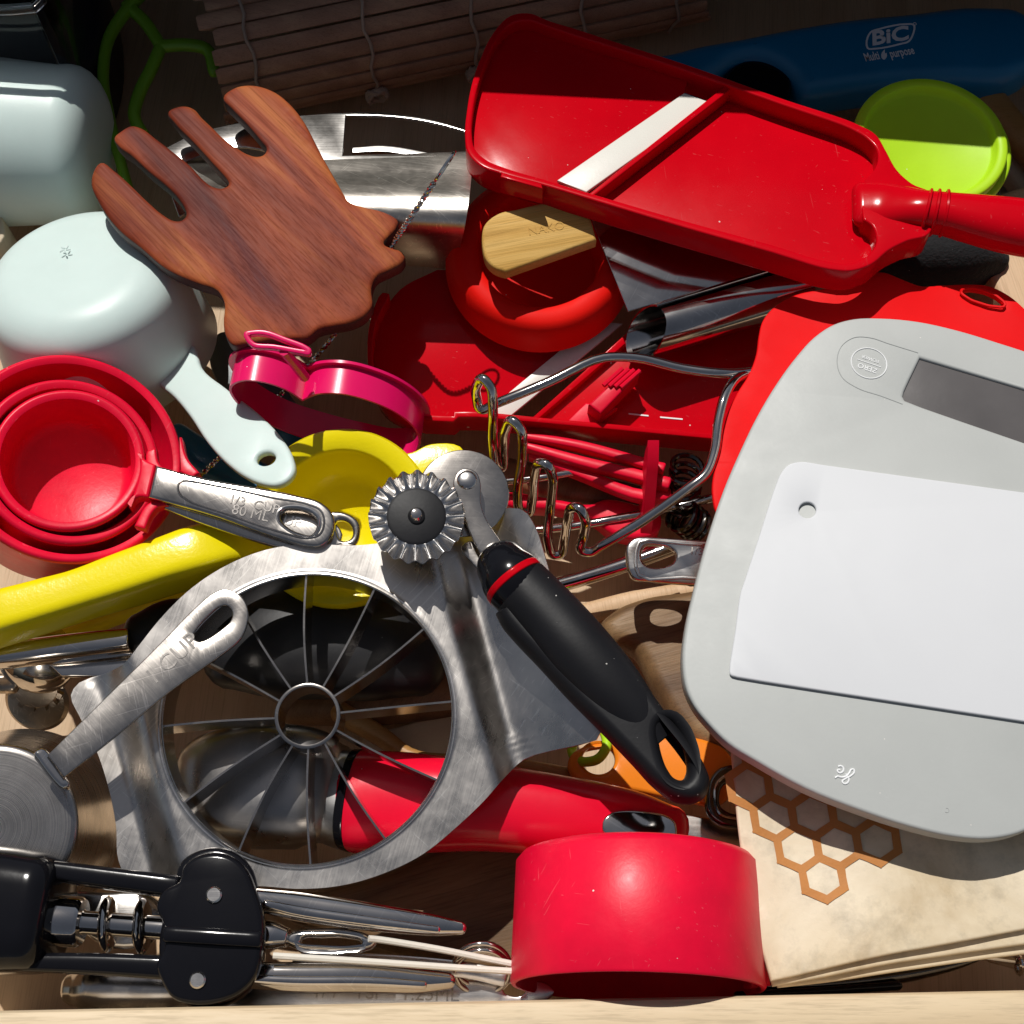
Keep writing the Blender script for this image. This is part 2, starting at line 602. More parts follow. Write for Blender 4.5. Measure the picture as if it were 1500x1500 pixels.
M['cream'] = plastic('cream_cloth', (.62, .52, .38), .9, .1, 0, 300, .5)

W1 = (.60, .55, .495)
M['steel'] = steel('brushed_steel', (.68, .64, .60), .29, radians(-75), .22, spots=.2, bmp=.04)
M['steel_satin'] = steel('satin_steel', (.56, .52, .48), .18, radians(45), .25, spots=.25, dust=.06, bmp=.05)
M['steel_worn'] = steel('worn_steel', (.68, .63, .57), .34, radians(10), .3, spots=.3, dust=.06, bmp=.05)
M['steel_light'] = steel('light_steel', (.72, .69, .66), .21, 0, .2, spots=.15, bmp=.04)
M['steel_blade'] = steel('blade_steel', (.54, .50, .46), .16, 0, .15, spots=.2, bmp=.02)
M['chrome'] = steel('chrome', (.68, .645, .61), .07, 0, .15, (60, 200, 200), .15, bmp=.005)
M['chrome_dusty'] = steel('dusty_mirror_steel', (.58, .55, .53), .10, 0, .2, (60, 200, 200), .2, dust=.3, bmp=.01)
M['dark_steel'] = steel('dark_satin_steel', (.42, .40, .385), .3, radians(70), .15, (20, 200, 200), .12, bmp=.01)
M['silver_paint'] = steel('silver_collar', (.48, .47, .46), .32, 0, .1, spots=.1, bmp=.01)
M['spring'] = steel('blackened_steel', (.12, .112, .105), .16, 0, .1, spots=.2, bmp=.02)
M['gear'] = steel('tarnished_steel', (.50, .42, .33), .3, 0, .3, spots=.4)

M['steel_turned'] = turned('turned_steel', (.60, .56, .52), .26)
R10 = radians(10)
M['ply'] = wood('birch_plywood', (.48, .33, .20), (.56, .40, .25), (.62, .46, .30), radians(-86), 1, .55, (7, 60, 60), .25)
M['rail'] = wood('pale_maple', (.54, .40, .24), (.64, .50, .32), (.72, .58, .40), 0, 1, .5, (10, 40, 40), .25)
M['fork'] = wood('dark_rosewood', (.10, .016, .016), (.30, .062, .024), (.54, .18, .048), radians(47), 1, .5, (6, 60, 60), .4, .06, spec=.12, blotch=.8)
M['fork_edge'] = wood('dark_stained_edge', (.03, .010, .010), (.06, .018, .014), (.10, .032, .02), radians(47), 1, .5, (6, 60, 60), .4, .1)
M['bamboo'] = wood('bamboo', (.48, .26, .055), (.62, .37, .10), (.70, .46, .16), radians(-12), 1.5, .55, (5, 120, 120), .5, .2, spec=.15)
M['olive'] = wood('olive_wood', (.09, .045, .02), (.20, .115, .05), (.31, .20, .10), radians(-15), 1, .5, (10, 60, 60), .4)
M['brown'] = wood('brown_wood', (.10, .045, .02), (.20, .10, .045), (.28, .15, .07), radians(-60), 1, .5, (6, 90, 90), .4)
M['stick'] = wood('honey_wood', (.30, .14, .035), (.40, .20, .06), (.46, .26, .09), 0, 1, .4, (6, 90, 90), .3)
M['slat'] = wood('bamboo_slat', (.30, .16, .10), (.40, .22, .145), (.50, .30, .19), radians(11), 1, .6, (8, 120, 120), .4)
M['beech'] = wood('beech', (.55, .36, .20), (.62, .42, .25), (.68, .48, .30), radians(80), 1, .5, (6, 60, 60), .25)
M['counter'] = plastic('dark_stone_counter', (.05, .05, .055), .4, .2)

def wax_mat():
    m, t, b, tc = base_mat('waxed_cotton')
    o = tc.outputs['Object']
    c = ramp(t, nz(t, o, 22, 6, .62, .6), [(.28, (.54, .42, .26)), (.48, (.70, .59, .42)), (.7, (.80, .70, .54))])
    c = mix(t, .8, c, ramp(t, nz(t, o, 70, 5, .7), [(.3, .70), (.5, 1.0)]), 'MULTIPLY')
    c = mix(t, mix(t, 1, specks(t, tc, 210, .8), ramp(t, nz(t, o, 30, 2), [(.5, 0.0), (.6, 1.0)]), 'MULTIPLY'), c, (.16, .09, .05))
    t.links.new(c, b.inputs['Base Color'])
    b.inputs['Roughness'].default_value = .5
    bump(t, b, nz(t, o, 55, 6, .6), .35, .0012)
    return m
M['wax'] = wax_mat()

def clear_mat():
    m, t, b, tc = base_mat('clear_plastic')
    b.inputs['Base Color'].default_value = (.86, .88, .9, 1)
    b.inputs['Transmission Weight'].default_value = 1
    b.inputs['Roughness'].default_value = .06
    b.inputs['IOR'].default_value = 1.3
    return m
M['clear'] = clear_mat()
X, Y, Z = Vector((1, 0, 0)), Vector((0, 1, 0)), Vector((0, 0, 1))
# ------------------------------------------------------------------ drawer and counter (structure)
RAILZ = .094
yr = P(750, 1464, RAILZ).y
dr = bpy.data.objects.new('drawer', None); C.objects.link(dr); dr.location = (0, yr, 0)
tag(dr, 'pale wooden kitchen drawer holding all the tools, front rail along the bottom', 'drawer')
g = G(); box(g, Vector((.02, yr + .28, -.006)), X*.34, Y*.30, Z*.006); make(g, 'floor_panel', M['ply'], dr)
# front rail, top edge slightly slanted as it stands
g = G()
a, b = P(-300, 1486, RAILZ), P(1800, 1444, RAILZ)
ex = (b - a).normalized(); ey = Z.cross(ex)
rr = []
for p in (a, b):
    prof = [(0, -.1), (0, -.0025), (-.0008, -.0008), (-.0025, 0), (-.016, 0), (-.0182, -.001), (-.019, -.003), (-.019, -.1)]
    rr.append([p + ey*u + Z*v for u, v in prof])
loft(g, rr); make(g, 'front_panel', M['rail'], dr)
for sx, cx in ((-1, -.315), (1, .355)):
    g = G(); box(g, Vector((cx, yr + .30, .045)), X*.008, Y*.285, Z*.044); make(g, 'side_panel', M['ply'], dr)
g = G(); box(g, Vector((.02, yr + .592, .045)), X*.325, Y*.008, Z*.044); make(g, 'back_panel', M['ply'], dr)

# counter over the back of the drawer: it throws the shade on the back row
CE = .236
pc = Pl(750, 100, .17)
g = G()
e = radians(-4)
dx = Vector((cos(e), sin(e), 0)); dy = Z.cross(dx)
box(g, Vector((0, CE, .196)) + dy*.35, dx*.95, dy*.35, Z*.019)
o = make(g, 'countertop', M['counter']); o['kind'] = 'structure'

# ------------------------------------------------------------------ clear box, top left
t = thing('plastic_box', 'clear plastic box with a bright rim in the dark back left corner', 'box', 0, 0, .05)
pl = Pl(65, 12, .118)
def rr_px(x0, y0, x1, y1, r):
    return [(x0+r, y0), (x1-r, y0), (x1, y0+r), (x1, y1-r), (x1-r, y1), (x0+r, y1), (x0, y1-r), (x0, y0+r)]
g = G(); slab(g, pl, rr_px(-260, -260, 66, 13, 14), .003, [rr_px(-252, -252, 57, 5, 12)], bev=.0012); make(g, 'rim', M['clear'], t)
g = G(); slab(g, pl, rr_px(-255, -255, 60, 8, 12), .062, [rr_px(-249, -249, 54, 2, 10)], off=-.0031, bev=.0008); make(g, 'wall', M['clear'], t)
g = G(); slab(g, pl, rr_px(-255, -255, 60, 8, 12), .0015, off=-.0655, bev=.0005); make(g, 'bottom', M['clear'], t)

# dark tray the box stands on
g = G(); slab(g, Pl(60, 60, .05), [(-200, -100), (120, -100), (148, 0), (140, 70), (120, 112), (60, 110), (-200, 100)], .045, bev=.004)
tag(make(g, 'tray', M['black_soft']), 'black tray corner under the clear plastic box', 'tray')

# ------------------------------------------------------------------ green spoked ring
t = thing('trivet', 'green plastic ring with curved spokes half in the shade behind the wooden fork', 'trivet', 200, 150, .02)
def flat_tube(pts, hw, hh, **k):
    g = G(); handle(g, [(x, y, z, hw, hh) for x, y, z in pts], e=2.6, n=16, **k); return g
make(flat_tube([(230, -30, .045), (190, 10, .045), (160, 55, .044), (151, 110, .043), (160, 170, .042), (176, 235, .042), (196, 300, .040), (240, 380, .036)], 8, .003), 'ring', M['green'], t)
for pts in ([(186, 8, .045), (212, 32, .044), (236, 68, .043)], [(236, 68, .043), (275, 66, .043), (302, 72, .042), (314, 105, .040)],
            [(236, 68, .043), (222, 100, .042), (203, 140, .041), (197, 172, .040), (212, 200, .038), (240, 240, .034)]):
    make(flat_tube(pts, 9, .0026), 'spoke', M['green'], t)

# ------------------------------------------------------------------ bamboo rolling mat
t = thing('sushi_mat', 'rolled bamboo slat mat tied with brown string in the shade at the back', 'rolling mat', 640, 60, .0)
A0, A1 = P(312, 78, .034), P(1010, -68, .034)
ax = (A1 - A0).normalized()
side = Z.cross(ax).normalized()
NS = 15; RR = .031
mesh0 = None
for k in range(NS):
    th = radians(-62 + k*15.2)
    d = side*(-cos(th)) + Z*sin(th)       # from the near lower edge, over the top, to the far side
    tn = ax.cross(d)
    rad = RR + random.uniform(-.0006, .0006)
    s0 = random.uniform(-.003, .003); s1 = random.uniform(-.004, .004)
    g = G()
    hw, hh = .0036, .0011
    rings = []
    for q, tw in ((0, .15), (.01, 0), (.5, random.uniform(-.03, .03)), (.99, 0), (1, .15)):
        p = A0 + (A1 - A0)*q + ax*(s0 if q < .5 else s1) + d*rad + d*random.uniform(-.0003, .0003)
        f = 1 - tw
        rings.append([p + tn*hw*a*f + d*hh*b*f for a, b in ((-1, -1), (1, -1), (1, .4), (.6, 1), (-.6, 1), (-1, .4))])
    loft(g, rings, smooth=False)
    make(g, 'slat', M['slat'], t)
for q in (.075, .30, .51, .73, .93):
    pts = []
    for k in range(26):
        th = radians(-80 + k*10.2)
        d = side*(-cos(th)) + Z*sin(th)
        pts.append(A0 + (A1-A0)*q + d*(RR + .0019 + (.0005 if k % 3 else -.0004)) + ax*.0012*sin(k*1.7 + q*9))
    g = G(); tube(g, pts, .0008, 6); s_ = make(g, 'string', M['twine'], t)
    if q in (.30, .51):
        th = radians(-22)
        d = side*(-cos(th)) + Z*sin(th)
        c = A0 + (A1-A0)*q + d*(RR + .004)
        g = G()
        for k in range(7):
            a = ax*random.uniform(-1, 1) + Z*random.uniform(-.6, .6); a.normalize(); b = a.cross(d).normalized()
            tube(g, [c + (a*cos(u)*.0048 + b*sin(u)*.0036) + d*random.uniform(-.001, .001) for u in [2*pi*i/14 for i in range(14)]], .0011, 6, closed=True)
        make(g, 'knot', M['twine'], s_)

# ------------------------------------------------------------------ second steel slicer behind the fork
t = thing('apple_slicer', 'steel slicer with a rolled grip half hidden behind the wooden fork', 'slicer', 500, 300, .03)
pl = Pl(560, 190, .084, 0, .10)
g = G()
out = [(232, 222, 'c'), (285, 196), (350, 180), (455, 168), (560, 165), (640, 177), (720, 204, 'c'), (720, 260, 'c'), (455, 250, 'c'), (360, 215), (300, 225), (240, 252, 'c')]
hole = [(506, 169, 'c'), (560, 170), (620, 177), (690, 196), (712, 208, 'c'), (712, 228, 'c'), (502, 228, 'c')]
slab(g, pl, out, .0012, [hole], bev=.0003); make(g, 'frame', M['steel_light'], t)
g = G(); slab(g, Pl(560, 215, .072), [(516, 216, 'c'), (560, 213), (620, 222), (690, 240), (690, 248), (620, 232), (560, 222), (516, 224, 'c')], .010, bev=.0003); make(g, 'ring', M['steel_light'], t)
g = G()
L = [(236, 250), (240, 292)], [(690, 222), (664, 392)]
grid = []
for i in range(25):
    u = i/24; row = []
    for j in range(15):
        v = j/14
        x0, y0 = 268 + v*30, 240 + v*120
        x1, y1 = 692 - v*v*28, 226 + v*166
        z = .082 + .016*sin(pi*min(1, v*1.12))**.8 - .030*max(0, v-.62)/.38 - .003*(abs(v-.22) < .09)
        row.append(P(x0 + (x1-x0)*u, y0 + (y1-y0)*u, z))
    grid.append(row)
sheet(g, grid, .0012); make(g, 'grip', M['steel_worn'], t, ang=60)
for pts in ([(244, 268), (258, 262), (276, 310), (262, 318)], [(286, 238), (350, 268), (346, 282), (280, 250)]):
    g = G(); slab(g, Pl(260, 290, .078), [(*p, 'c') for p in pts], .001, bev=.0003); make(g, 'blade', M['steel_light'], t)

# ------------------------------------------------------------------ lighter
t = thing('lighter', 'long blue utility lighter with white print lying in the shade at the back right', 'lighter', 1250, 80, .03)
pl = Pl(1250, 70, .062)
g = G()
slab(g, pl, [(930, 96), (1000, 66), (1090, 48), (1167, 33), (1250, 20), (1333, 12), (1440, 2), (1505, 12), (1530, 45), (1520, 88), (1478, 110), (1400, 112), (1300, 118), (1210, 130), (1180, 132), (1160, 108), (1135, 90), (1105, 82), (1075, 88), (1050, 105), (1010, 128), (940, 140)],
     .022, bev=.007, seg=5)
bd = make(g, 'body', M['lighter'], t)
g = G(); slab(g, pl, [(1062, 112), (1080, 92), (1110, 85), (1140, 95), (1160, 118), (1150, 150), (1080, 150)], .012, off=-.004, bev=.002); make(g, 'trigger', M['black'], t)
g = G(); rrp = [(1270, 62), (1276, 47), (1290, 42), (1325, 36), (1338, 38), (1337, 50), (1331, 60), (1318, 64), (1285, 70), (1272, 69)]
o = [pl.uv(1304 + (p[0]-1304)*1.06, 53 + (p[1]-53)*1.12, .0002) for p in cr(rrp, 4)]
slab2(g, pl, o, .0002, [inset(o if area2(o) > 0 else o[::-1], .00085)], bev=.00003, seg=1, off=.0002); make(g, 'logo_outline', M['print_grey'], t)
def sheared(g0, o, r, up, k):
    return [tuple(Vector(p) + r*((Vector(p)-o).dot(up)*k)) for p in g0.v]
c = pl.at(1304, 53, .0002); r = (pl.at(1340, 47, .0002) - c).normalized(); up = pl.n.cross(r)
g = G(); text(g, 'BiC', c, r*1.12, up, .0104, .0001, bold=.03); g.v = sheared(g, c, r, up, .28); make(g, 'lettering', M['print_grey'], t)
c = pl.at(1277, 83, .0002)
g = G(); text(g, 'Multi', c, r*.54, up, .0062, .0001, bold=.012); make(g, 'lettering', M['print_grey'], t)
c = pl.at(1321, 76.5, .0002)
g = G(); text(g, 'purpose', c, r*.54, up, .0062, .0001, bold=.012); make(g, 'lettering', M['print_grey'], t)
g = G(); slab(g, pl, [(1292, 85), (1291, 79), (1296, 72, 'c'), (1297, 78), (1299, 77, 'c'), (1299, 83), (1295, 87)], .0002, off=.0002, bev=.00003, seg=1); make(g, 'flame_mark', M['print_grey'], t)
g = G()
for k in range(1):
    c = pl.at(1340, 35, .0002); tube(g, [c + r*.0007*cos(a) + up*.0007*sin(a) for a in [i*pi/5 for i in range(10)]], .00015, 5, True)
make(g, 'mark', M['print_grey'], t)

# ------------------------------------------------------------------ lime lids
for k, (x, y, z, lab) in enumerate(((1363, 206, .088, 'round lime green lid, upper of two, half in the shade behind the red slicer handle'),
                                   (1368, 216, .082, 'round lime green lid, lower of two, only its edge showing'))):
    r = 113*S(P(x, y, z))
    g = G(); n = Vector((.02, .02, 1))
    lathe(g, P(x, y, z), n, [(0, -.0032), (r*.80, -.0032), (r*.835, -.0026), (r*.86, 0), (r*.88, .0008), (r*.97, .0010), (r*.995, .0004), (r, -.0012), (r*.995, -.0038), (r*.97, -.0048), (0, -.0048)], 90)
    tag(make(g, 'lid', M['lime'], ang=50), lab, 'lid', 'lime lids')

# black fleece pad
g = G()
handle(g, [(1300, 385, .058, 30, .012), (1345, 375, .062, 48, .016), (1400, 378, .062, 46, .016), (1440, 390, .056, 26, .012)], e=2.2, n=40, sm=8)
tag(make(g, 'pot_holder', M['fuzzy']), 'black fuzzy pad with white lint behind the red silicone mat', 'pot holder')
# wooden spoons at the right edge
g = G(); handle(g, [(1400, 90, .040, 22, .006), (1450, 150, .044, 24, .006), (1500, 210, .046, 22, .006), (1560, 280, .046, 20, .006)], e=2.4)
tag(make(g, 'wooden_spoon', M['stick']), 'brown wooden spoon handle at the right edge by the lime lids', 'wooden spoon')
g = G(); handle(g, [(1450, 215, .030, 13, .006), (1490, 265, .032, 15, .006), (1540, 330, .032, 16, .006)], e=3)
tag(make(g, 'spatula', M['cream']), 'cream plastic spatula handle at the right edge under the wooden spoon', 'spatula')
g = G(); slab(g, Pl(1480, 270, .020), [(1462, 262, 'c'), (1482, 240, 'c'), (1500, 290, 'c'), (1465, 292, 'c')], .002)
tag(make(g, 'grater', M['steel_worn']), 'small steel plate corner beside the lime lids at the right edge', 'grater')
g = G(); slab(g, Pl(1480, 400, .060), [(1444, 300), (1458, 285), (1600, 270), (1600, 520), (1500, 480), (1462, 430), (1450, 400)], .05, bev=.003)
tag(make(g, 'wooden_box', M['beech']), 'pale wooden box corner at the right edge above the red silicone mat', 'box')
# ------------------------------------------------------------------ wooden salad hand
pl = Pl(400, 350, .101, .03, -.07)
fork = [(143, 229), (131, 245), (129, 260), (140, 287), (155, 312), (172, 332), (203, 358), (242, 391), (290, 413), (318, 424), (327, 440), (326, 470), (329, 488), (340, 502), (358, 501), (395, 496), (430, 494), (450, 493), (466, 481), (492, 475), (515, 470), (536, 458), (545, 445), (544, 420), (550, 404), (570, 392), (589, 380), (593, 371), (588, 363), (572, 358), (562, 352), (568, 343), (579, 330), (583, 319), (575, 308), (560, 300), (540, 297), (520, 294), (510, 289), (503, 279), (495, 265), (481, 240), (470, 220), (460, 200), (445, 171), (424, 143), (403, 125), (386, 117), (362, 113), (340, 118), (324, 134), (336, 150), (361, 177), (381, 202), (389, 214), (385, 222), (375, 225), (363, 222), (346, 212), (328, 199), (310, 181), (292, 163), (284, 153), (272, 147), (255, 148), (243, 155), (253, 173), (281, 203), (311, 237), (331, 260), (334, 267), (325, 273), (312, 271), (298, 261), (278, 239), (252, 217), (226, 196), (204, 179), (189, 175), (174, 182), (163, 193), (171, 207), (188, 220), (216, 247), (241, 268), (260, 288), (270, 305), (271, 314), (264, 320), (254, 320), (238, 311), (214, 290), (186, 262), (164, 242)]
O = pl.uv(420, 400)
def fbend(u, v):
    d = (u - O[0])*-.68 + (v - O[1])*.73          # distance towards the finger tips
    s = (u - O[0])*.73 + (v - O[1])*.68
    return -.7*max(0, d - .02)**2 - 1.2*s*s - .8*max(0, -d)**2
g = G(); slab(g, pl, fork, .0085, bev=.0016, seg=3, grid=.005, disp=fbend, sm=4)
o = make(g, 'salad_hand', M['fork'], ang=50)
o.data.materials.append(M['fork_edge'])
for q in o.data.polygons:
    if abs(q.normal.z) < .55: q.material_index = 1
tag(o, 'dark brown wooden salad hand with four fingers lying over the steel slicer', 'salad server')

# ------------------------------------------------------------------ twisted wire
t = thing('cake_tester', 'thin twisted wire with a loop end running under the wooden salad hand', 'wire tester', 500, 480, .03)
path = cr([tuple(P(637, 266, .124)), tuple(P(606, 312, .116)), tuple(P(572, 362, .094)), tuple(P(535, 420, .078)), tuple(P(490, 490, .060)), tuple(P(400, 590, .050)), tuple(P(345, 648, .040)), tuple(P(290, 700, .032))], 40, False)
fr = frames(path)
s_len = 0
for ph in (0, pi):
    pp = []; s_len = 0
    for i, (p, (tt, a, b)) in enumerate(zip(path, fr)):
        if i: s_len += (p - path[i-1]).length
        an = s_len/.0042*2*pi + ph
        pp.append(p + (a*cos(an) + b*sin(an))*.00058)
    g = G(); tube(g, pp, .00058, 6); make(g, 'wire_strand', M['chrome'], t)
d = (path[0] - path[12]).normalized(); q = (Z*1 + d*.3); q = (q - d*q.dot(d)).normalized(); sd = (q*.9 + d.cross(q)*.35).normalized()
g = G()
tube(g, [path[0] + d*(.0065 - .0065*cos(u)) + sd*.0036*sin(u) for u in [2*pi*i/28 for i in range(28)]], .0006, 6, True)
make(g, 'loop', M['chrome'], t)

# ------------------------------------------------------------------ top mandoline slicer
def mandoline(t, pl, rim, inner, wall_h, floor_off, mat):
    g = G()
    slab(g, pl, rim, wall_h, [inner], bev=.0008, sm=5); make(g, 'rim', mat, t, ang=45)
    return
t = thing('mandoline', 'large red hand mandoline with a white blade and handle on top of the pile', 'slicer', 1000, 230, .08)
pl = Pl(1000, 240, .103, .0, .09)
rim = [(748, 22), (722, 48), (704, 84), (691, 122), (684, 160), (681, 195), (685, 222), (702, 241), (735, 254), (793, 270), (870, 293), (1000, 332), (1130, 369), (1215, 394), (1248, 396), (1276, 387), (1302, 366), (1330, 352), (1362, 341), (1368, 312), (1366, 284), (1336, 268), (1314, 248), (1298, 220), (1284, 197), (1254, 180), (1150, 145), (1000, 92), (900, 60), (845, 42), (800, 28), (778, 19)]
inner = [(750, 34), (727, 58), (712, 90), (700, 125), (693, 160), (691, 195), (695, 216), (712, 233), (740, 245), (793, 261), (870, 284), (1000, 322), (1130, 358), (1212, 382), (1243, 385), (1266, 377), (1284, 354), (1278, 330), (1270, 324), (1266, 322), (1262, 300), (1268, 262), (1274, 256), (1284, 242), (1285, 220), (1270, 202), (1246, 188), (1146, 153), (1000, 102), (900, 70), (842, 52), (800, 38), (776, 30)]
g = G(); slab(g, pl, rim, .0125, [inner], bev=.0007, sm=5); make(g, 'rim', M['red'], t, ang=45)
# feed floor, cutting slot, exit floor
g = G(); slab(g, pl, [(748, 28), (716, 66), (697, 125), (688, 190), (695, 225), (735, 250, 'c'), (815, 272, 'c'), (1002, 138, 'c'), (1012, 100, 'c'), (900, 64), (800, 32)], .0022, off=-.0055, bev=.0004); make(g, 'feed_floor', M['red'], t)
g = G(); slab(g, pl, [(868, 288, 'c'), (1068, 128, 'c'), (1146, 148, 'c'), (1252, 184), (1292, 225), (1290, 260), (1310, 300), (1296, 350), (1275, 382), (1240, 391), (1130, 364, 'c')], .0022, off=-.0085, bev=.0004); make(g, 'exit_floor', M['red'], t)
g = G(); slab(g, pl, [(816, 264, 'c'), (859, 281, 'c'), (1042, 150, 'c'), (1002, 136, 'c')], .0016, off=-.0035, bev=.0004); make(g, 'blade', M['ceramic'], t)
g = G(); slab(g, pl, [(862, 284, 'c'), (869, 287, 'c'), (1075, 127, 'c'), (1066, 122, 'c')], .007, off=-.0015, bev=.0006); make(g, 'ridge', M['red'], t)
g = G(); slab(g, pl, [(735, 252, 'c'), (793, 269, 'c'), (795, 276, 'c'), (733, 259, 'c')], .0095, off=.0016, bev=.0005); make(g, 'stop_tab', M['red'], t)
# pressed outline where the handle meets the tray
g = G()
handle(g, [(1262, 300, .101, 37, .004), (1290, 302, .101, 37, .0055), (1318, 306, .102, 34, .007), (1345, 310, .1035, 30, .0078), (1380, 313, .1045, 29, .008), (1420, 320, .105, 34, .0085), (1470, 329, .105, 40, .009), (1540, 340, .104, 42, .009), (1600, 348, .103, 38, .009)], e=2.5, n=36)
hd = make(g, 'handle', M['red'], t, ang=60)
for x in (1356, 1369, 1383):
    g = G(); c = P(x, 311 + (x-1356)*.06, .1042); s_ = S(c)
    d = (P(x+20, 315, .1046) - c).normalized(); sd = d.cross(Z).normalized(); u = sd.cross(d)
    tube(g, sup(c, sd*s_*30.3, u*.0083, 36, 2.5), .0007, 6, True); make(g, 'rib', M['red'], hd)
for x, y in ((1268, 338), (1285, 345)):
    pass

# ------------------------------------------------------------------ lower mandoline
t = thing('mandoline', 'second red mandoline lying lower under the masher, mostly covered', 'slicer', 800, 530, .03)
pl = Pl(800, 560, .054, 0, -.09)
g = G(); slab(g, pl, [(552, 560), (548, 520), (556, 470), (585, 425), (640, 395, 'c'), (900, 395, 'c'), (884, 472, 'c'), (700, 612, 'c'), (600, 608, 'c'), (566, 595)], .002, off=-.006, bev=.0004); make(g, 'feed_floor', M['red'], t)
g = G(); slab(g, pl, [(776, 615, 'c'), (935, 478, 'c'), (1150, 478, 'c'), (1120, 640, 'c'), (1040, 636, 'c')], .002, off=-.006, bev=.0004); make(g, 'exit_floor', M['red'], t)
g = G(); slab(g, pl, [(702, 611, 'c'), (742, 614, 'c'), (912, 474, 'c'), (872, 470, 'c')], .0016, off=-.004, bev=.0004); make(g, 'blade', M['ceramic'], t)
g = G(); slab(g, pl, [(776, 615, 'c'), (786, 616, 'c'), (945, 478, 'c'), (935, 472, 'c')], .006, off=-.002, bev=.0005); make(g, 'ridge', M['red'], t)
g = G(); slab(g, pl, [(560, 592), (600, 612), (664, 618, 'c'), (672, 611, 'c'), (700, 611, 'c'), (800, 620, 'c'), (1140, 652, 'c'), (1140, 643, 'c'), (800, 612, 'c'), (700, 602, 'c'), (664, 602, 'c'), (664, 609, 'c'), (604, 603), (566, 586), (552, 556), (546, 520), (552, 470), (570, 430), (560, 428), (543, 465), (538, 520), (544, 562)], .016, off=.002, bev=.0006, sm=3); make(g, 'rim', M['red'], t, ang=45)
# food pusher block with ribs on the exit floor
g = G(); slab(g, pl, [(826, 622, 'c'), (858, 590, 'c'), (905, 597, 'c'), (873, 622, 'c')], .004, off=-.002, bev=.0006); pb = make(g, 'pusher', M['red_matte'], t)
g = G(); slab(g, pl, [(862, 592, 'c'), (920, 538, 'c'), (937, 547, 'c'), (880, 606, 'c')], .012, off=.008, bev=.001); pb = make(g, 'pusher', M['red_matte'], t)
for k in range(4):
    x = 902 + k*8.5; y = 548 - k*2 + 3*k
    g = G(); tube(g, [pl.at(x - 18, y + 17, .0085), pl.at(x + 10, y - 8, .0085)], .0010, 8); make(g, 'rib', M['red_matte'], pb)
g = G()
for x0, x1, y in ((921, 950, 606), (967, 1000, 611)):
    slab(g, pl, [(x0, y-1, 'c'), (x1, y+2, 'c'), (x1, y+4, 'c'), (x0, y+1, 'c')], .0002, off=-.0057, bev=.00002, seg=1)
make(g, 'white_mark', M['print_white'], t)

# ------------------------------------------------------------------ orange-red ring bowl
c = P(792, 364, .074); n = Vector((.02, -.10, 1)); R = .0355
g = G()
lathe(g, c, n, [(0, -.020), (R*.66, -.020), (R*.695, -.012), (R*.70, -.003), (R*.712, -.0008), (R*.735, 0), (R*.82, .0004), (R*.90, .0002), (R*.95, -.0008), (R*1.0, -.003), (R*1.04, -.0075), (R*1.075, -.0135), (R*1.09, -.0142), (R*1.09, -.0155), (R*1.04, -.0155), (R*1.0, -.009), (R*.9, -.004), (R*.78, -.012), (R*.72, -.022), (0, -.022)], 100)
tag(make(g, 'bowl', M['orange_red'], ang=60), 'thick orange-red ring rim of a bowl under the bamboo handle', 'bowl')

# bamboo handle
t = thing('spatula', 'pale bamboo spatula handle end resting on the orange-red ring', 'spatula', 790, 350, .08)
pl = Pl(790, 350, .091, .02, -.12)
g = G(); slab(g, pl, [(709, 330), (706, 345), (707, 362), (712, 380), (724, 392), (741, 398, 'c'), (775, 386), (874, 351, 'c'), (866, 322, 'c'), (852, 296, 'c'), (800, 296), (756, 306, 'c'), (730, 312)], .0075, bev=.0012); make(g, 'handle', M['bamboo'], t)
g = G(); ptext(g, 'NAKO', pl, 800, 335, 850, 326, .0050, .00005, .00015); make(g, 'lettering', M['bamboo'], t)

# ------------------------------------------------------------------ scraper with a rolled grip
t = thing('dough_scraper', 'mirror steel dough scraper with a rolled tube grip under the large mandoline', 'scraper', 1000, 420, .06)
g = G(); pl = Pl(940, 400, .076, .05, -.05)
slab(g, pl, [(864, 318, 'c'), (920, 456, 'c'), (1120, 398, 'c'), (1200, 380, 'c'), (1080, 330, 'c'), (960, 290, 'c')], .0009, bev=.0003); make(g, 'blade', M['chrome_dusty'], t)
g = G(); a, b = P(946, 489, .069), P(1180, 418, .071); d = (b-a).normalized()
sd = d.cross(Z).normalized(); u = sd.cross(d); R = .0106
K = 40; grid = []
for i in range(12):
    row = []
    for j in range(K):
        an = radians(128 + j/(K-1)*345)
        sk = .0075*sin(an) - .001*cos(an)
        row.append(a + (b-a)*(i/11) + d*(sk*(1-i/11)) + (sd*cos(an) + u*sin(an))*R*(1 - .06*j/K))
    grid.append(row)
sheet(g, grid, .0008); make(g, 'rolled_grip', M['chrome_dusty'], t, ang=60)
g = G(); handle(g, [(985, 506, .058, 7, .003), (1060, 480, .060, 8, .003), (1110, 458, .062, 9, .003), (1160, 440, .062, 8, .003)], n=14)
tag(make(g, 'skewer', M['black']), 'thin black rod between the rolled steel grip and the red silicone mat', 'rod')

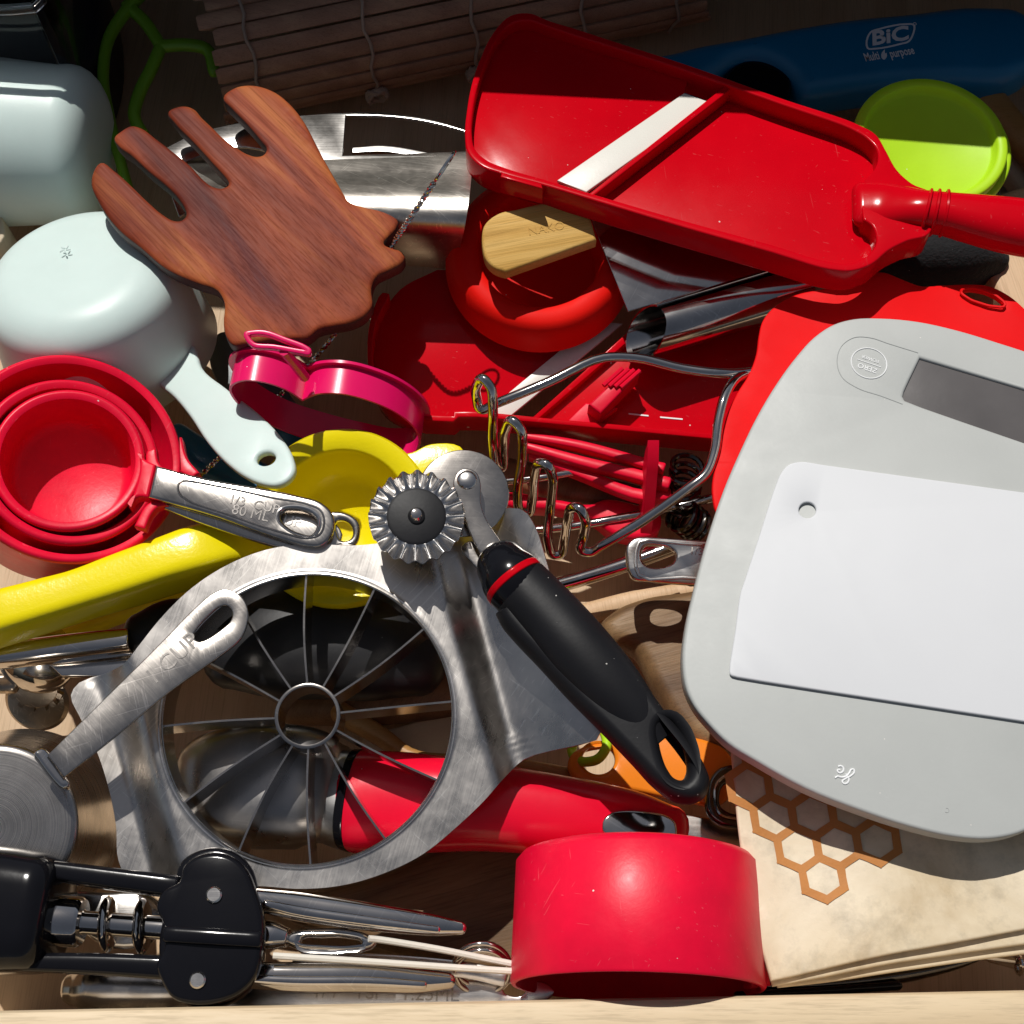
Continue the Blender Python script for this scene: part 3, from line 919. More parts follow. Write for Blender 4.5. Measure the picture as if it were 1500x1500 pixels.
# ------------------------------------------------------------------ red silicone mat
pl = Pl(1250, 500, .087, 0, 0)
mat_o = [(1046, 742), (1043, 715), (1048, 680), (1056, 645), (1066, 605), (1080, 575), (1097, 548), (1108, 518), (1112, 490), (1117, 470), (1134, 448), (1165, 430), (1205, 423), (1240, 418), (1266, 405), (1290, 400), (1322, 409), (1350, 417), (1380, 415), (1414, 414), (1448, 418), (1478, 434), (1505, 458), (1560, 520), (1620, 640), (1600, 860), (1400, 960), (1150, 900)]
g = G(); o0 = pl.uv(1250, 420)
slab(g, pl, mat_o, .0022, [[(1411, 427), (1420, 424), (1445, 429), (1462, 439), (1468, 446), (1455, 447), (1436, 442), (1420, 435)]], bev=.0007, grid=.008, disp=lambda u, v: .0013*sin(u*95 + 1) * max(0, min(1, (v - o0[1] + .03)/.03)))
om = make(g, 'baking_mat', M['red_mat'], ang=50)
tag(om, 'bright red wavy edged silicone mat with a slot under the kitchen scale', 'mat')
g = G(); tube(g, [pl.at(x, y, .0012 + .0013*sin(pl.uv(x, y)[0]*95+1)) for x, y in [tuple(p) for p in cr([(1408, 426), (1420, 422), (1446, 427), (1464, 437), (1472, 447), (1456, 449), (1435, 444), (1418, 437)], 4)]], .0006, 6, True)
o = make(g, 'slot_lip', M['red_mat'], om)

# ------------------------------------------------------------------ kitchen scale
t = thing('kitchen_scale', 'pale grey digital kitchen scale with dark display and zero power button', 'kitchen scale', 1300, 850, .07)
pl = Pl(1250, 850, .1025, 0, .0)
sc_o = [(1006, 1010), (1000, 968), (1004, 922), (1017, 862), (1036, 790), (1060, 718), (1087, 655), (1110, 608), (1140, 558), (1168, 520), (1194, 492), (1222, 474), (1252, 466), (1290, 465), (1345, 470), (1400, 482), (1460, 500), (1540, 528), (1620, 575), (1660, 680), (1665, 850), (1640, 1020), (1595, 1130), (1540, 1196), (1492, 1221), (1448, 1229), (1400, 1226), (1330, 1210), (1260, 1187), (1180, 1155), (1110, 1116), (1066, 1088), (1038, 1060), (1018, 1035)]
lcd = [(1347, 523), (1560, 586), (1537, 662), (1323, 584)]
lcdc = [(1348, 524, 'c'), (1560, 587, 'c'), (1536, 660, 'c'), (1326, 586), (1323, 580)]
g = G(); slab(g, pl, sc_o, .0085, [lcdc], bev=.0012, bh=.0012, sm=4); make(g, 'platform', M['scale'], t)
g = G(); slab(g, pl, [(x + (1300-x)*.006, y + (850-y)*.006) for x, y in sc_o], .004, off=-.0087, bev=.001, sm=4); make(g, 'base', M['scale_edge'], t)
g = G(); slab(g, pl, [(1340, 515, 'c'), (1568, 580, 'c'), (1542, 668, 'c'), (1316, 590, 'c')], .001, off=-.0013, bev=.0002); make(g, 'display', M['lcd'], t)
g = G(); tube(g, [pl.at(x, y, .0000) for x, y in [tuple(p) for p in cr([(1345, 517), (1300, 503), (1275, 495), (1250, 495), (1232, 508), (1226, 530), (1233, 552), (1255, 568), (1290, 580), (1322, 592)], 5, False)]], .00018, 6); bt = make(g, 'button', M['groove'], t)
c = pl.at(1273, 532, .00012); rr_ = (pl.at(1240, 521, .00012) - c).normalized(); up = pl.n.cross(rr_)
g = G(); q = S(c)
tube(g, [c + rr_*26*q*cos(a) + up*25*q*sin(a) for a in [i*pi/24 for i in range(48)]], .00022, 6, True)
box(g, c, rr_*18*q, up*.45*q, pl.n*.0001)
make(g, 'button_ring', M['print_white'], bt)
g = G(); text(g, 'ZERO', c + up*8.5*q, rr_, up, 11.5*q, .0001); text(g, 'POWER', c - up*7.5*q, rr_, up, 7.5*q, .0001); make(g, 'lettering', M['print_white'], bt)
# looped mark near the lower edge
g = G()
zx = lambda a, b: (1050 + a*.3, 1050 + b*.3)
def stroke(pts, closed=False):
    tube(g, [pl.at(p.x, p.y, .0001) for p in cr([zx(*p) for p in pts], 5, closed)], .00032, 6, closed)
stroke([(577, 299), (590, 291), (605, 295), (630, 290), (648, 272), (656, 258), (668, 257), (671, 270), (655, 288), (632, 300), (613, 316), (620, 326), (638, 322), (645, 306), (638, 290), (628, 278)])
stroke([(592, 243), (606, 240), (618, 250), (616, 266), (604, 274), (592, 270), (590, 260), (602, 259)])
make(g, 'logo', M['print_white'], t)
g = G(); tube(g, [pl.at(1387 + 3*cos(a), 1187 + 3.4*sin(a), 0) for a in [i*pi/5 - 2 for i in range(8)]], .00015, 5); make(g, 'mark', M['groove'], t)

# white scraper on the scale
pl2 = Pl(1250, 850, .1040, 0, .0)
g = G(); slab(g, pl2, [(1136, 712), (1146, 690), (1156, 680), (1172, 676), (1210, 681, 'c'), (1560, 729, 'c'), (1560, 1066, 'c'), (1080, 992), (1070, 988), (1069, 978), (1077, 925), (1085, 868), (1091, 850), (1112, 786)], .0013, [ell(1183, 747, 12.5, 11.5, 14)], bev=.0006)
tag(make(g, 'bench_scraper', M['white']), 'white plastic dough scraper with a round hole lying on the scale', 'scraper')

# ------------------------------------------------------------------ potato masher
t = thing('potato_masher', 'chrome wire potato masher with a zigzag head in the middle of the pile', 'masher', 850, 680, .04)
mp = [(1135, 538, .082), (1090, 546, .0855), (1060, 547, .0885), (1000, 540, .089), (930, 524, .090), (884, 524, .091), (800, 561, .090), (724, 592, .087), (704, 599, .084), (698, 583, .088), (699, 563, .098), (708, 555, .103), (718, 566, .102), (722, 600, .094), (722, 650, .078), (727, 683, .070), (735, 685, .068), (738, 655, .078), (742, 627, .092), (752, 617, .099), (763, 630, .097), (765, 665, .086), (758, 720, .070), (762, 748, .060), (772, 752, .057), (779, 735, .063), (783, 700, .080), (790, 679, .093), (800, 680, .095), (809, 697, .090), (806, 745, .070), (803, 790, .058), (811, 813, .052), (821, 812, .052), (827, 790, .060), (832, 760, .078), (838, 744, .087), (849, 745, .090), (857, 760, .087), (855, 785, .076), (852, 806, .070), (864, 809, .069), (880, 800, .071), (940, 764, .078), (1010, 714, .086), (1034, 694, .087), (1046, 665, .088), (1053, 615, .090), (1063, 578, .0905), (1082, 552, .087), (1120, 546, .080)]
g = G(); ptube(g, mp, .0019, 5, 12); make(g, 'wire_head', M['chrome'], t)
g = G(); ptube(g, [(770, 778, .030), (830, 772, .032), (880, 764, .034), (1000, 740, .036), (1060, 725, .04)], .0018, 4, 10); make(g, 'brace', M['chrome'], t)
g = G(); ptube(g, [(735, 706, .04), (790, 700, .042), (850, 690, .042)], .0016, 4, 10); make(g, 'brace', M['chrome'], t)
g = G(); ptube(g, [(800, 862, .028), (850, 848, .030), (930, 822, .034), (990, 800, .036)], .0032, 4, 14); make(g, 'shaft', M['chrome'], t)

# ------------------------------------------------------------------ red chopper with rods and springs
t = thing('cherry_pitter', 'red plastic cherry pitter with long rods through a plate and black springs', 'pitter', 900, 720, .02)
for pts in ([(770, 655, .044, 6, .0028), (850, 678, .045, 8, .003), (940, 700, .046, 9, .003), (978, 712, .046, 10, .004)],
            [(778, 668, .040, 6, .0028), (850, 695, .041, 8, .003), (940, 728, .042, 9, .003), (979, 728, .042, 10, .004)],
            [(762, 640, .046, 6, .0028), (850, 655, .047, 7, .003), (940, 680, .048, 8, .003), (970, 690, .048, 9, .004)]):
    g = G(); handle(g, pts, e=5, n=16, end=.3); make(g, 'rod', M['red_matte'], t)
g = G(); slab(g, Pl(860, 745, .034), [(740, 722), (800, 727), (865, 737), (885, 730), (935, 738), (968, 752), (966, 775), (930, 788), (895, 780), (870, 762), (830, 748), (742, 738)], .010, bev=.002); make(g, 'arm', M['red_matte'], t)
a, b = P(957, 660, .062), P(940, 795, .024)
g = G(); d = (b-a).normalized(); sx = X*1.0; u = d.cross(sx).normalized()
rings = []
for i in range(13):
    q = i/12; wdt = .016*(sin(pi*min(.97, max(.06, q)))**.6)
    rings.append([a + (b-a)*q + X*.0022*p + Y*(.6*wdt*r) + Z*(.35*wdt*r) for p, r in ((-1, -1), (1, -1), (1, 1), (-1, 1))])
loft(g, rings, smooth=False); make(g, 'guide_plate', M['red_matte'], t)
def coil(a, b, R, turns, r):
    d = (b-a).normalized(); p = d.orthogonal().normalized(); q = d.cross(p); n = int(turns*18)
    g = G(); tube(g, [a + (b-a)*(i/n) + (p*cos(i/18*2*pi) + q*sin(i/18*2*pi))*R for i in range(n+1)], r, 7); return g
make(coil(P(1008, 680, .055), P(998, 738, .030), .0062, 5, .0011), 'spring', M['spring'], t)
make(coil(P(996, 752, .036), P(1022, 772, .028), .0066, 4, .0011), 'spring', M['spring'], t)

# steel cup handle under the scale
t = thing('measuring_cup', 'steel measuring cup handle with a slot poking out from under the scale', 'measuring cup', 980, 818, .05)
pl = Pl(980, 818, .058, 0, -.10)
g = G(); slab(g, pl, [(917, 817), (918, 798), (930, 787), (948, 785, 'c'), (1100, 796, 'c'), (1100, 862, 'c'), (945, 851), (928, 848), (920, 836)], .0035, [[(946, 799), (980, 802), (989, 810), (988, 822), (976, 829), (952, 830), (943, 824), (941, 806)]], bev=.0012); make(g, 'handle', M['steel_light'], t)
g = G(); slab(g, pl, [(936, 792), (1000, 794, 'c'), (1080, 799, 'c'), (1080, 803, 'c'), (1000, 798, 'c'), (938, 796), (934, 812), (938, 840), (1000, 843, 'c'), (1080, 850, 'c'), (1080, 854, 'c'), (1000, 848, 'c'), (934, 844), (929, 812)], .001, off=.0005, bev=.0003, sm=3); make(g, 'pressed_edge', M['steel_light'], t)
g = G(); ptext(g, '1/3', pl, 1020, 808, 1060, 811, .0042, .0001); make(g, 'lettering', M['steel_worn'], t)
# ------------------------------------------------------------------ pale blue cups
def cup_prof(R0, R1, H, th=.0022, rb=.008, lip=.0):
    """closed outer+inner wall profile, base at h=0 (outside), mouth at h=H; R0 base radius, R1 mouth radius"""
    pr = [(0, 0), (R0-rb*1.3, 0)]
    for i in range(1, 7):
        a = i/6*pi/2
        pr.append((R0 - rb*1.3 + rb*1.3*sin(a), rb*(1-cos(a))))
    pr += [(R0 + (R1-R0)*.5, rb + (H-rb)*.5), (R1, H - .001), (R1 - th*.3, H), (R1 - th*.75, H), (R1 - th, H - .001)]
    pr += [(R0 + (R1-R0)*.5 - th, rb + (H-rb)*.5), (R0 - th, rb + th)]
    for i in range(1, 6):
        a = i/5*pi/2
        pr.append((R0 - th - rb*cos(0)*(1-cos(a)) - .0, rb + th - rb*sin(a) + .0))
    pr += [(0, th)]
    return pr
GB = 'pale blue plastic measuring cups'
t = thing('measuring_cup', 'pale blue plastic cup turned upside down, handle pointing over the yellow squeezer', 'measuring cup', 150, 450, .03, GB)
b, m = P(108, 386, .090), P(166, 512, .044)
ax = (m - b); H = ax.length
g = G(); lathe(g, b, ax, cup_prof(.0395, .0440, H, rb=.013), 110); bd = make(g, 'body', M['blue_cup'], t, ang=60)
g = G(); u_ = -ax.normalized(); e1 = u_.orthogonal().normalized(); e2 = u_.cross(e1); c0 = b + u_*.0003 - X*.004 + Y*.006
for k in range(5):
    a = k*2*pi/5
    tube(g, [c0 + (e1*cos(a) + e2*sin(a))*.0006, c0 + (e1*cos(a+.4) + e2*sin(a+.4))*.0022], .0003, 5)
make(g, 'mould_mark', M['blue_cup'], bd)
pl = Pl(350, 620, .0755, -.18, .16)
g = G(); slab(g, pl, [(196, 540), (240, 492), (284, 505), (294, 536), (330, 567), (380, 606), (412, 640), (428, 668), (431, 688), (422, 702), (404, 710), (384, 708), (358, 697), (330, 676), (302, 645), (276, 606), (250, 576), (222, 556)], .004, [ell(389, 671, 14, 9.5, 12, rot=-.25)], bev=.0014); make(g, 'handle', M['blue_cup'], t)
t = thing('measuring_cup', 'pale blue plastic cup lying on its side at the left edge, partly shaded', 'measuring cup', 20, 230, .03, GB)
b, m = P(150, 214, .054), P(-60, 206, .054)
ax = m - b
g = G(); lathe(g, b, ax, cup_prof(.0335, .0375, ax.length, rb=.012), 110); make(g, 'body', M['blue_cup'], t, ang=60)
# small round tub edge at far left
g = G(); slab(g, Pl(0, 320, .05), [(-60, 290), (-8, 300), (4, 322), (6, 345), (-4, 360), (-60, 370)], .03, bev=.001)
tag(make(g, 'canister', M['cream']), 'cream canister corner at the left edge between the two pale blue cups', 'canister')

# ------------------------------------------------------------------ nested red measuring cups
GR = 'red measuring cups with steel handles'
def open_cup(R0, R1, H, th, lip):
    return [(0, 0), (R0-.004, 0), (R0-.001, .001), (R0, .004), (R1, H-.004), (R1+lip, H-.003), (R1+lip+.0004, H-.0015), (R1+lip-.0004, H-.0002), (R1, H), (R1-th, H-.001), (R0-th, .006), (R0-th-.0015, .0035), (R0-th-.004, .0022), (0, .0022)]
def seam_u(p, d): return d
cups = [((104, 668), .089, 160, (82, 725), .048, 'largest of the three nested red cups, the outermost with its wall showing'),
        ((103, 674), .090, 127, (84, 722), .056, 'middle of the three nested red cups with steel handle'),
        ((100, 672), .092, 107, (104, 702), .068, 'smallest red cup nested inside the others, third cup steel handle with slot')]
for k, ((mx, my), mz, rp, (bx, by), bz, lab) in enumerate(cups):
    t = thing('measuring_cup', lab, 'measuring cup', mx, my, .02, GR)
    mo, ba = P(mx, my, mz), P(bx, by, bz)
    R1 = rp*S(mo)*1.01
    H = (mo - ba).length
    g = G(); lathe(g, ba, mo - ba, open_cup(R1*.90, R1 - .0014, H, .0018, .0014), 120); body = make(g, 'body', M['red_cup'], t, ang=50)
    dirp = [(205, 692, 520, 770), (212, 700, 530, 778), (205, 700, 525, 772)][k]
# neck pieces and steel handles
neck_pl = Pl(220, 705, .0922, .0, .0)
third = t
g = G(); slab(g, neck_pl, [(203, 660, 'c'), (212, 672), (228, 680, 'c'), (217, 728, 'c'), (200, 728), (188, 742, 'c'), (196, 720), (204, 690)], .006, bev=.001); make(g, 'neck', M['red_matte'], third)
hp = Pl(370, 745, .0925, .02, -.075)
h_o = [(228, 681, 'c'), (300, 700), (380, 714), (440, 726), (470, 735), (486, 750), (490, 768), (482, 790), (468, 800), (450, 800), (400, 786), (320, 757), (217, 728, 'c')]
g = G(); slab(g, hp, h_o, .0032, [[(418, 746), (430, 745), (455, 752), (463, 760), (462, 774), (456, 782), (440, 780), (420, 770), (411, 760), (411, 752)]], bev=.0011, sm=4); hd = make(g, 'handle', M['steel_satin'], third)
g = G(); tube(g, [hp.at(p.x, p.y, .0001) for p in cr([(268, 704), (330, 714), (400, 729), (450, 738), (470, 748), (475, 766), (468, 783), (450, 788), (400, 776), (330, 752), (275, 733), (262, 722), (262, 708)], 5)], .0004, 6, True); make(g, 'pressed_edge', M['steel_satin'], hd)
g = G(); tube(g, [hp.at(p.x, p.y, .0001) for p in cr([(414, 744), (430, 741), (458, 748), (468, 758), (467, 776), (458, 786), (440, 784), (417, 773), (407, 762), (407, 750)], 5)], .00045, 6, True); make(g, 'slot_lip', M['steel_light'], hd)
g = G(); ptext(g, '1/3  CUP', hp, 372, 739, 412, 748, .0050, .0001, .00022); ptext(g, '80 ML', hp, 367, 752, 407, 761, .0054, .0001, .00016); make(g, 'lettering', M['steel_satin'], hd)
# the handle below it (half hidden)
sec = [o for o in bpy.data.objects if o.get('label', '').startswith('middle of the three')][0]
hp2 = Pl(400, 760, .0875, .02, -.075)
g = G(); slab(g, hp2, [(240, 715, 'c'), (300, 722), (400, 742), (480, 748), (510, 752), (525, 764), (527, 782), (520, 798), (500, 800), (450, 812), (400, 800), (300, 768), (240, 745, 'c')], .003, [[(494, 762), (510, 765), (516, 774), (514, 788), (505, 792), (498, 790)]], bev=.001, sm=4); hd = make(g, 'handle', M['steel_satin'], sec)
g = G(); ptext(g, 'UP', hp2, 428, 764, 460, 771, .0054, .0001, .00016); make(g, 'lettering', M['steel_light'], hd)
g = G(); slab(g, Pl(220, 690, .0902), [(228, 655, 'c'), (234, 680), (250, 690, 'c'), (246, 720, 'c'), (220, 722, 'c'), (215, 660)], .005, bev=.0008); make(g, 'neck', M['red_matte'], sec)
g = G(); slab(g, Pl(220, 735, .0901), [(196, 770, 'c'), (215, 738), (230, 731, 'c'), (246, 740, 'c'), (232, 742), (222, 752), (212, 775, 'c')], .005, bev=.0008); make(g, 'neck', M['red_matte'], sec)
big = [o for o in bpy.data.objects if o.get('label', '').startswith('largest of the three')][0]
g = G(); slab(g, Pl(280, 690, .0885), [(266, 640, 'c'), (274, 670), (292, 692, 'c'), (280, 700, 'c'), (262, 690, 'c')], .006, bev=.0008); make(g, 'neck', M['red_matte'], big)
g = G(); slab(g, Pl(400, 770, .0845), [(276, 700, 'c'), (480, 752), (500, 790), (470, 800), (276, 742, 'c')], .0015, bev=.0006); make(g, 'handle', M['steel_satin'], big)

# ------------------------------------------------------------------ yellow squeezer
t = thing('citrus_squeezer', 'yellow enamelled hand citrus squeezer with a round bowl and long angular handle', 'squeezer', 450, 800, .0)
c = P(498, 756, .069); R = .0325; n = Vector((-.05, -.12, 1))
g = G()
lathe(g, c, n, [(0, -.024), (R*.55, -.021), (R*.72, -.012), (R*.79, -.004), (R*.80, -.0008), (R*.83, .0004), (R*1.04, .0006), (R*1.07, -.0006), (R*1.06, -.006), (R*.95, -.018), (R*.8, -.026), (R*.5, -.031), (0, -.032)], 100); bw = make(g, 'bowl', M['yellow'], t, ang=50)
g = G(); slab(g, Pl(600, 665, .0692), [(556, 652), (596, 664), (632, 650), (680, 660), (680, 690), (640, 690), (600, 700)], .004, bev=.0006); make(g, 'hinge', M['yellow'], t)
g = G(); handle(g, [(-60, 924, .072, 37, .010), (0, 906, .073, 35, .0105), (60, 889, .073, 33, .0105), (130, 868, .073, 32, .0105), (190, 848, .073, 34, .011), (240, 831, .073, 35, .0115), (305, 811, .072, 38, .0115), (350, 803, .067, 36, .011), (392, 806, .064, 22, .009)], e=4.6, n=36, sm=4); make(g, 'handle', M['yellow'], t, ang=55)
# lower arm seen through the apple slicer
g = G(); handle(g, [(380, 850, .036, 22, .004), (440, 852, .036, 24, .004), (500, 848, .036, 24, .004), (560, 838, .036, 18, .004)], e=3); make(g, 'lower_cup', M['yellow'], t)
g = G(); handle(g, [(60, 935, .016, 22, .006), (200, 882, .018, 22, .006), (330, 848, .02, 22, .006)], e=3); make(g, 'lower_handle', M['yellow'], t)

# ------------------------------------------------------------------ pink heart cutter, standing on its point
t = thing('cookie_cutter', 'bright pink heart shaped cookie cutter with a loop handle beside the yellow squeezer', 'cookie cutter', 470, 600, .03)
O = P(443, 588, .080)
exx = Vector((.985, -.10, -.13)).normalized()
nn = Vector((.03, .98, -.06)); nn = (nn - exx*nn.dot(exx)).normalized()       # cutting edge -> flange
eyy = nn.cross(exx); eyy = eyy if eyy.z > 0 else -eyy
hs = [(0, 0), (.006, .0068), (.014, .0095), (.025, .0075), (.036, .001), (.0435, -.009), (.046, -.021), (.043, -.031), (.036, -.035), (.022, -.034), (.008, -.031), (-.008, -.025), (-.019, -.016), (-.0255, -.006), (-.0265, .003), (-.022, .0085), (-.014, .0095), (-.006, .0062)]
hs = [(hs[0][0], hs[0][1], 'c')] + hs[1:]
hl = cr(hs, 6)
hw_ = lambda p, h: O + exx*p.x + eyy*p.y + nn*h
hl_o = [Vector(q) for q in inset([tuple(p) for p in (hl if area2(hl) > 0 else hl[::-1])], -.0009)]
hl_i = hl if area2(hl) > 0 else hl[::-1]
hl_f = [Vector(q) for q in inset([tuple(p) for p in hl_i], -.0032)]
BD = .0135
rings = [[hw_(p, 0) for p in hl_i], [hw_(p, 0) for p in hl_o], [hw_(p, BD-.0016) for p in hl_o], [hw_(p, BD-.0016) for p in hl_f], [hw_(p, BD-.0004) for p in hl_f], [hw_(p, BD) for p in hl_o], [hw_(p, BD) for p in hl_i]]
g = G(); loft(g, rings, cap=False, closed=True); make(g, 'band', M['pink'], t)
g = G(); ptube(g, [(447, 553, .092), (432, 534, .102), (416, 514, .114)], .0019, 4, 8); make(g, 'stem', M['pink'], t)
g = G()
pl = Pl(405, 503, .1155, 0, -.15)
lo = [(357, 487), (370, 483), (388, 483), (420, 494), (448, 505), (456, 512), (454, 519), (440, 518), (400, 511), (370, 508), (361, 500)]
o = [pl.uv(p.x, p.y) for p in cr(lo, 4)]; o = o if area2(o) > 0 else o[::-1]
slab2(g, pl, o, .0028, [inset(dedupe(o), .0019)], bev=.0005); make(g, 'loop', M['pink'], t)

# dark grey and blue pieces in the gaps
g = G(); slab(g, Pl(340, 550, .034), [(306, 520), (310, 498), (322, 486), (345, 488), (380, 520), (420, 570), (440, 620), (400, 622), (350, 590), (318, 560)], .004, bev=.0012)
tag(make(g, 'spatula', M['grey_plastic']), 'dark grey plastic spatula blade between the pale blue cup and pink cutter', 'spatula')
t = thing('lighter', 'blue plastic handle lying deep under the pale blue cup handle', 'lighter', 330, 680, .0)
g = G(); handle(g, [(262, 640, .022, 18, .006), (300, 672, .022, 26, .007), (360, 700, .021, 30, .007), (400, 720, .02, 30, .007)], e=3); make(g, 'body', M['blue'], t)
g = G(); handle(g, [(400, 600, .024, 24, .006), (430, 640, .024, 28, .006), (440, 680, .024, 26, .006)], e=3); make(g, 'grip', M['blue'], t)

# ------------------------------------------------------------------ apple slicer
t = thing('apple_slicer', 'large round steel apple slicer with twelve blades and a hollow hub in the front', 'slicer', 450, 1048, .06)
ZR = .082
c = P(450, 1048, ZR); n = Vector((0, -.10, 1)).normalized()
sR = S(c)
Ri = 213*sR; Ro = 252*sR
g = G()
lathe(g, c, n, [(Ri+.0012, .0004), (Ri+.0004, .0004), (Ri-.0003, -.0002), (Ri-.0003, -.0172), (Ri+.0006, -.0174), (Ri+.0012, -.0168)], 140, closed=True); make(g, 'ring', M['steel_light'], t, ang=40)
g = G()
rh = 46*sR
lathe(g, c - n*.0005, n, [(rh, .0002), (rh+.0005, 0), (rh+.0005, -.016), (rh-.0007, -.016), (rh-.0007, .0001)], 64, closed=True); make(g, 'core_ring', M['steel_blade'], t)
ends = [(448, 838), (550, 858), (622, 919), (659, 1027), (636, 1140), (562, 1226), (454, 1262), (352, 1240), (274, 1171), (239, 1063), (304, 966), (365, 910)]
ends[10] = (268, 952); ends[11] = (341, 872)
pln = Pl(450, 1048, ZR, 0, -.10)
for ex_, ey_ in ends:
    q = pln.at(ex_, ey_) - c; q = (q - n*q.dot(n)).normalized(); sd = n.cross(q)
    bow = random.uniform(-.0012, .0012)
    pts = [c + q*(rh + (Ri - .0003 - rh)*k/8) + sd*bow*sin(pi*k/8) for k in range(9)]
    g = G(); rings = []
    for p in pts:
        rings.append([p - n*.0012 + sd*.00035, p - n*.0012 - sd*.00035, p - n*.0175 - sd*.00045, p - n*.0175 + sd*.00045])
    loft(g, rings, smooth=False); make(g, 'blade', M['steel_blade'], t)
# one bent plate: flat round the ring, folded down and out into a grip on either side
outl = [tuple(p) for p in cr([(450, 797), (520, 799), (600, 788), (680, 766), (742, 744), (766, 747), (782, 768), (800, 822), (818, 890), (842, 960), (866, 1030), (881, 1066), (876, 1082), (852, 1090), (806, 1100), (768, 1112), (742, 1136), (708, 1174), (668, 1212), (618, 1252), (560, 1280), (500, 1297), (440, 1302), (380, 1298), (320, 1300), (250, 1308), (196, 1300), (174, 1262), (170, 1210), (158, 1150), (140, 1096), (118, 1052), (104, 1016), (116, 1000), (150, 988), (182, 972), (200, 950), (236, 905), (280, 862), (340, 824), (395, 804)], 6)]
def edge_r(a):
    dx, dy = cos(a), sin(a); best = 0
    for i in range(len(outl)):
        (x1, y1), (x2, y2) = outl[i-1], outl[i]
        ex, ey = x2-x1, y2-y1; den = dx*ey - dy*ex
        if abs(den) < 1e-9: continue
        tt = ((x1-450)*ey - (y1-1048)*ex)/den; uu = ((x1-450)*dy - (y1-1048)*dx)/den
        if tt > 0 and -1e-6 <= uu <= 1 + 1e-6: best = max(best, tt)
    return best
def sm01(x): x = max(0, min(1, x)); return x*x*(3 - 2*x)
def plate_z(px, py):
    t_ = (px-450)*.965 - (py-1048)*.262
    z = pln.at(px, py).z
    if t_ > 0:
        q = (t_ - 232)/55; z += -.0075*sm01(q) + .0150*sm01((t_ - 262)/150)
    else:
        q = (-t_ - 226)/60; z += -.0105*sm01(q) + .0035*sm01((-t_ - 262)/90)
    return z
NA, NR = 220, 34
grid = []
for i in range(NA):
    a = 2*pi*(i % NA)/NA
    r1 = edge_r(a); row = []
    qd = pln.at(450 + 200*cos(a), 1048 + 200*sin(a)) - c; qd.normalize()
    ix, iy = proj(c + qd*(Ri + .0002))
    r0 = hypot(ix-450, iy-1048)
    for k in range(NR + 1):
        q = k/NR
        r = r0 + (r1 - r0)*q
        x, y = 450 + r*cos(a), 1048 + r*sin(a)
        row.append(P(x, y, plate_z(x, y) + .0006*(1 - sm01((r-r0)/7))))
    grid.append(row)
g = G(); sheet(g, grid, .0014, True); make(g, 'plate', M['steel'], t, ang=50, weld=1e-5)

# ------------------------------------------------------------------ pastry wheel
t = thing('pastry_wheel', 'double pastry wheel, one fluted and one plain, with a thick black handle', 'pastry wheel', 760, 900, .08)
c = P(679, 722, .094); q = S(c); n = Vector((.05, -.09, 1)).normalized(); R = 67*q
g = G(); lathe(g, c, n, [(0, .0006), (R*.70, .0006), (R*.98, .0001), (R, -.0002), (R*.98, -.0004), (R*.7, -.0008), (0, -.0008)], 100); make(g, 'plain_wheel', M['steel_blade'], t, ang=20)
c2 = P(610, 757, .105); q = S(c2); n2 = Vector((.05, -.05, 1)).normalized(); R = 70*q
wv = lambda a, r: .0021*max(0, (r/R - .60)/.40)**.8*cos(a*20)
pr = [(R*.56, 0)] + [(R*(.60 + .40*k/7), 0) for k in range(8)]
g = G(); lathe(g, c2, n2, [(r, h+.0005) for r, h in pr] + [(r, h-.0005) for r, h in reversed(pr)], 320, closed=True, wave=wv); make(g, 'fluted_wheel', M['steel_light'], t, ang=50)
g = G(); lathe(g, c2, n2, [(0, .0012), (R*.56, .0012), (R*.62, .0008), (R*.62, -.0008), (R*.56, -.0012), (0, -.0012)], 64); make(g, 'hub_disc', M['black_rubber'], t)
g = G(); lathe(g, c2 + n2*.001, n2, [(0, .0030), (.0018, .0026), (.0028, .0012), (.0031, 0), (.0031, -.0005)], 32); make(g, 'rivet', M['chrome'], t)
pl = Pl(690, 760, .1005, .03, -.08)
g = G(); slab(g, pl, [(664, 705), (670, 692), (683, 686), (698, 692), (704, 708), (704, 735), (712, 760), (728, 785), (745, 808, 'c'), (718, 830, 'c'), (698, 800), (684, 770), (672, 735)], .0016, bev=.0004); sh_ = make(g, 'fork_arm', M['steel_blade'], t)
g = G(); lathe(g, pl.at(684, 703, .0), pl.n, [(0, .0010), (.0024, .0009), (.0034, .0004), (.0036, 0)], 28); make(g, 'rivet', M['steel_light'], sh_)
g = G(); slab(g, Pl(690, 800, .094), [(676, 800), (690, 792), (706, 812), (722, 830, 'c'), (706, 840, 'c'), (690, 822)], .0016, bev=.0004); make(g, 'fork_arm', M['steel_blade'], t)
g = G(); handle(g, [(738, 832, .0985, 40, .0105), (748, 846, .099, 46, .0115), (757, 858, .099, 46, .0115)], e=2.2, n=36, end=.95); make(g, 'bolster', M['black'], t, ang=60)
g = G(); handle(g, [(751, 850, .099, 47, .0121), (755, 855, .099, 47, .0121)], e=2.2, n=36, end=.05); make(g, 'red_band', M['red'], t)
g = G(); handle(g, [(761, 860, .0985, 46.5, .0114), (805, 907, .0985, 49.5, .0118), (851, 959, .0985, 51, .0118), (898, 1012, .0976, 47, .0106), (932, 1052, .0964, 39, .0086), (962, 1088, .0952, 27, .0062)], e=2.2, n=40, end=.1); make(g, 'grip', M['black_rubber'], t, ang=70)
pl = Pl(860, 980, .1046, 0, -.02)
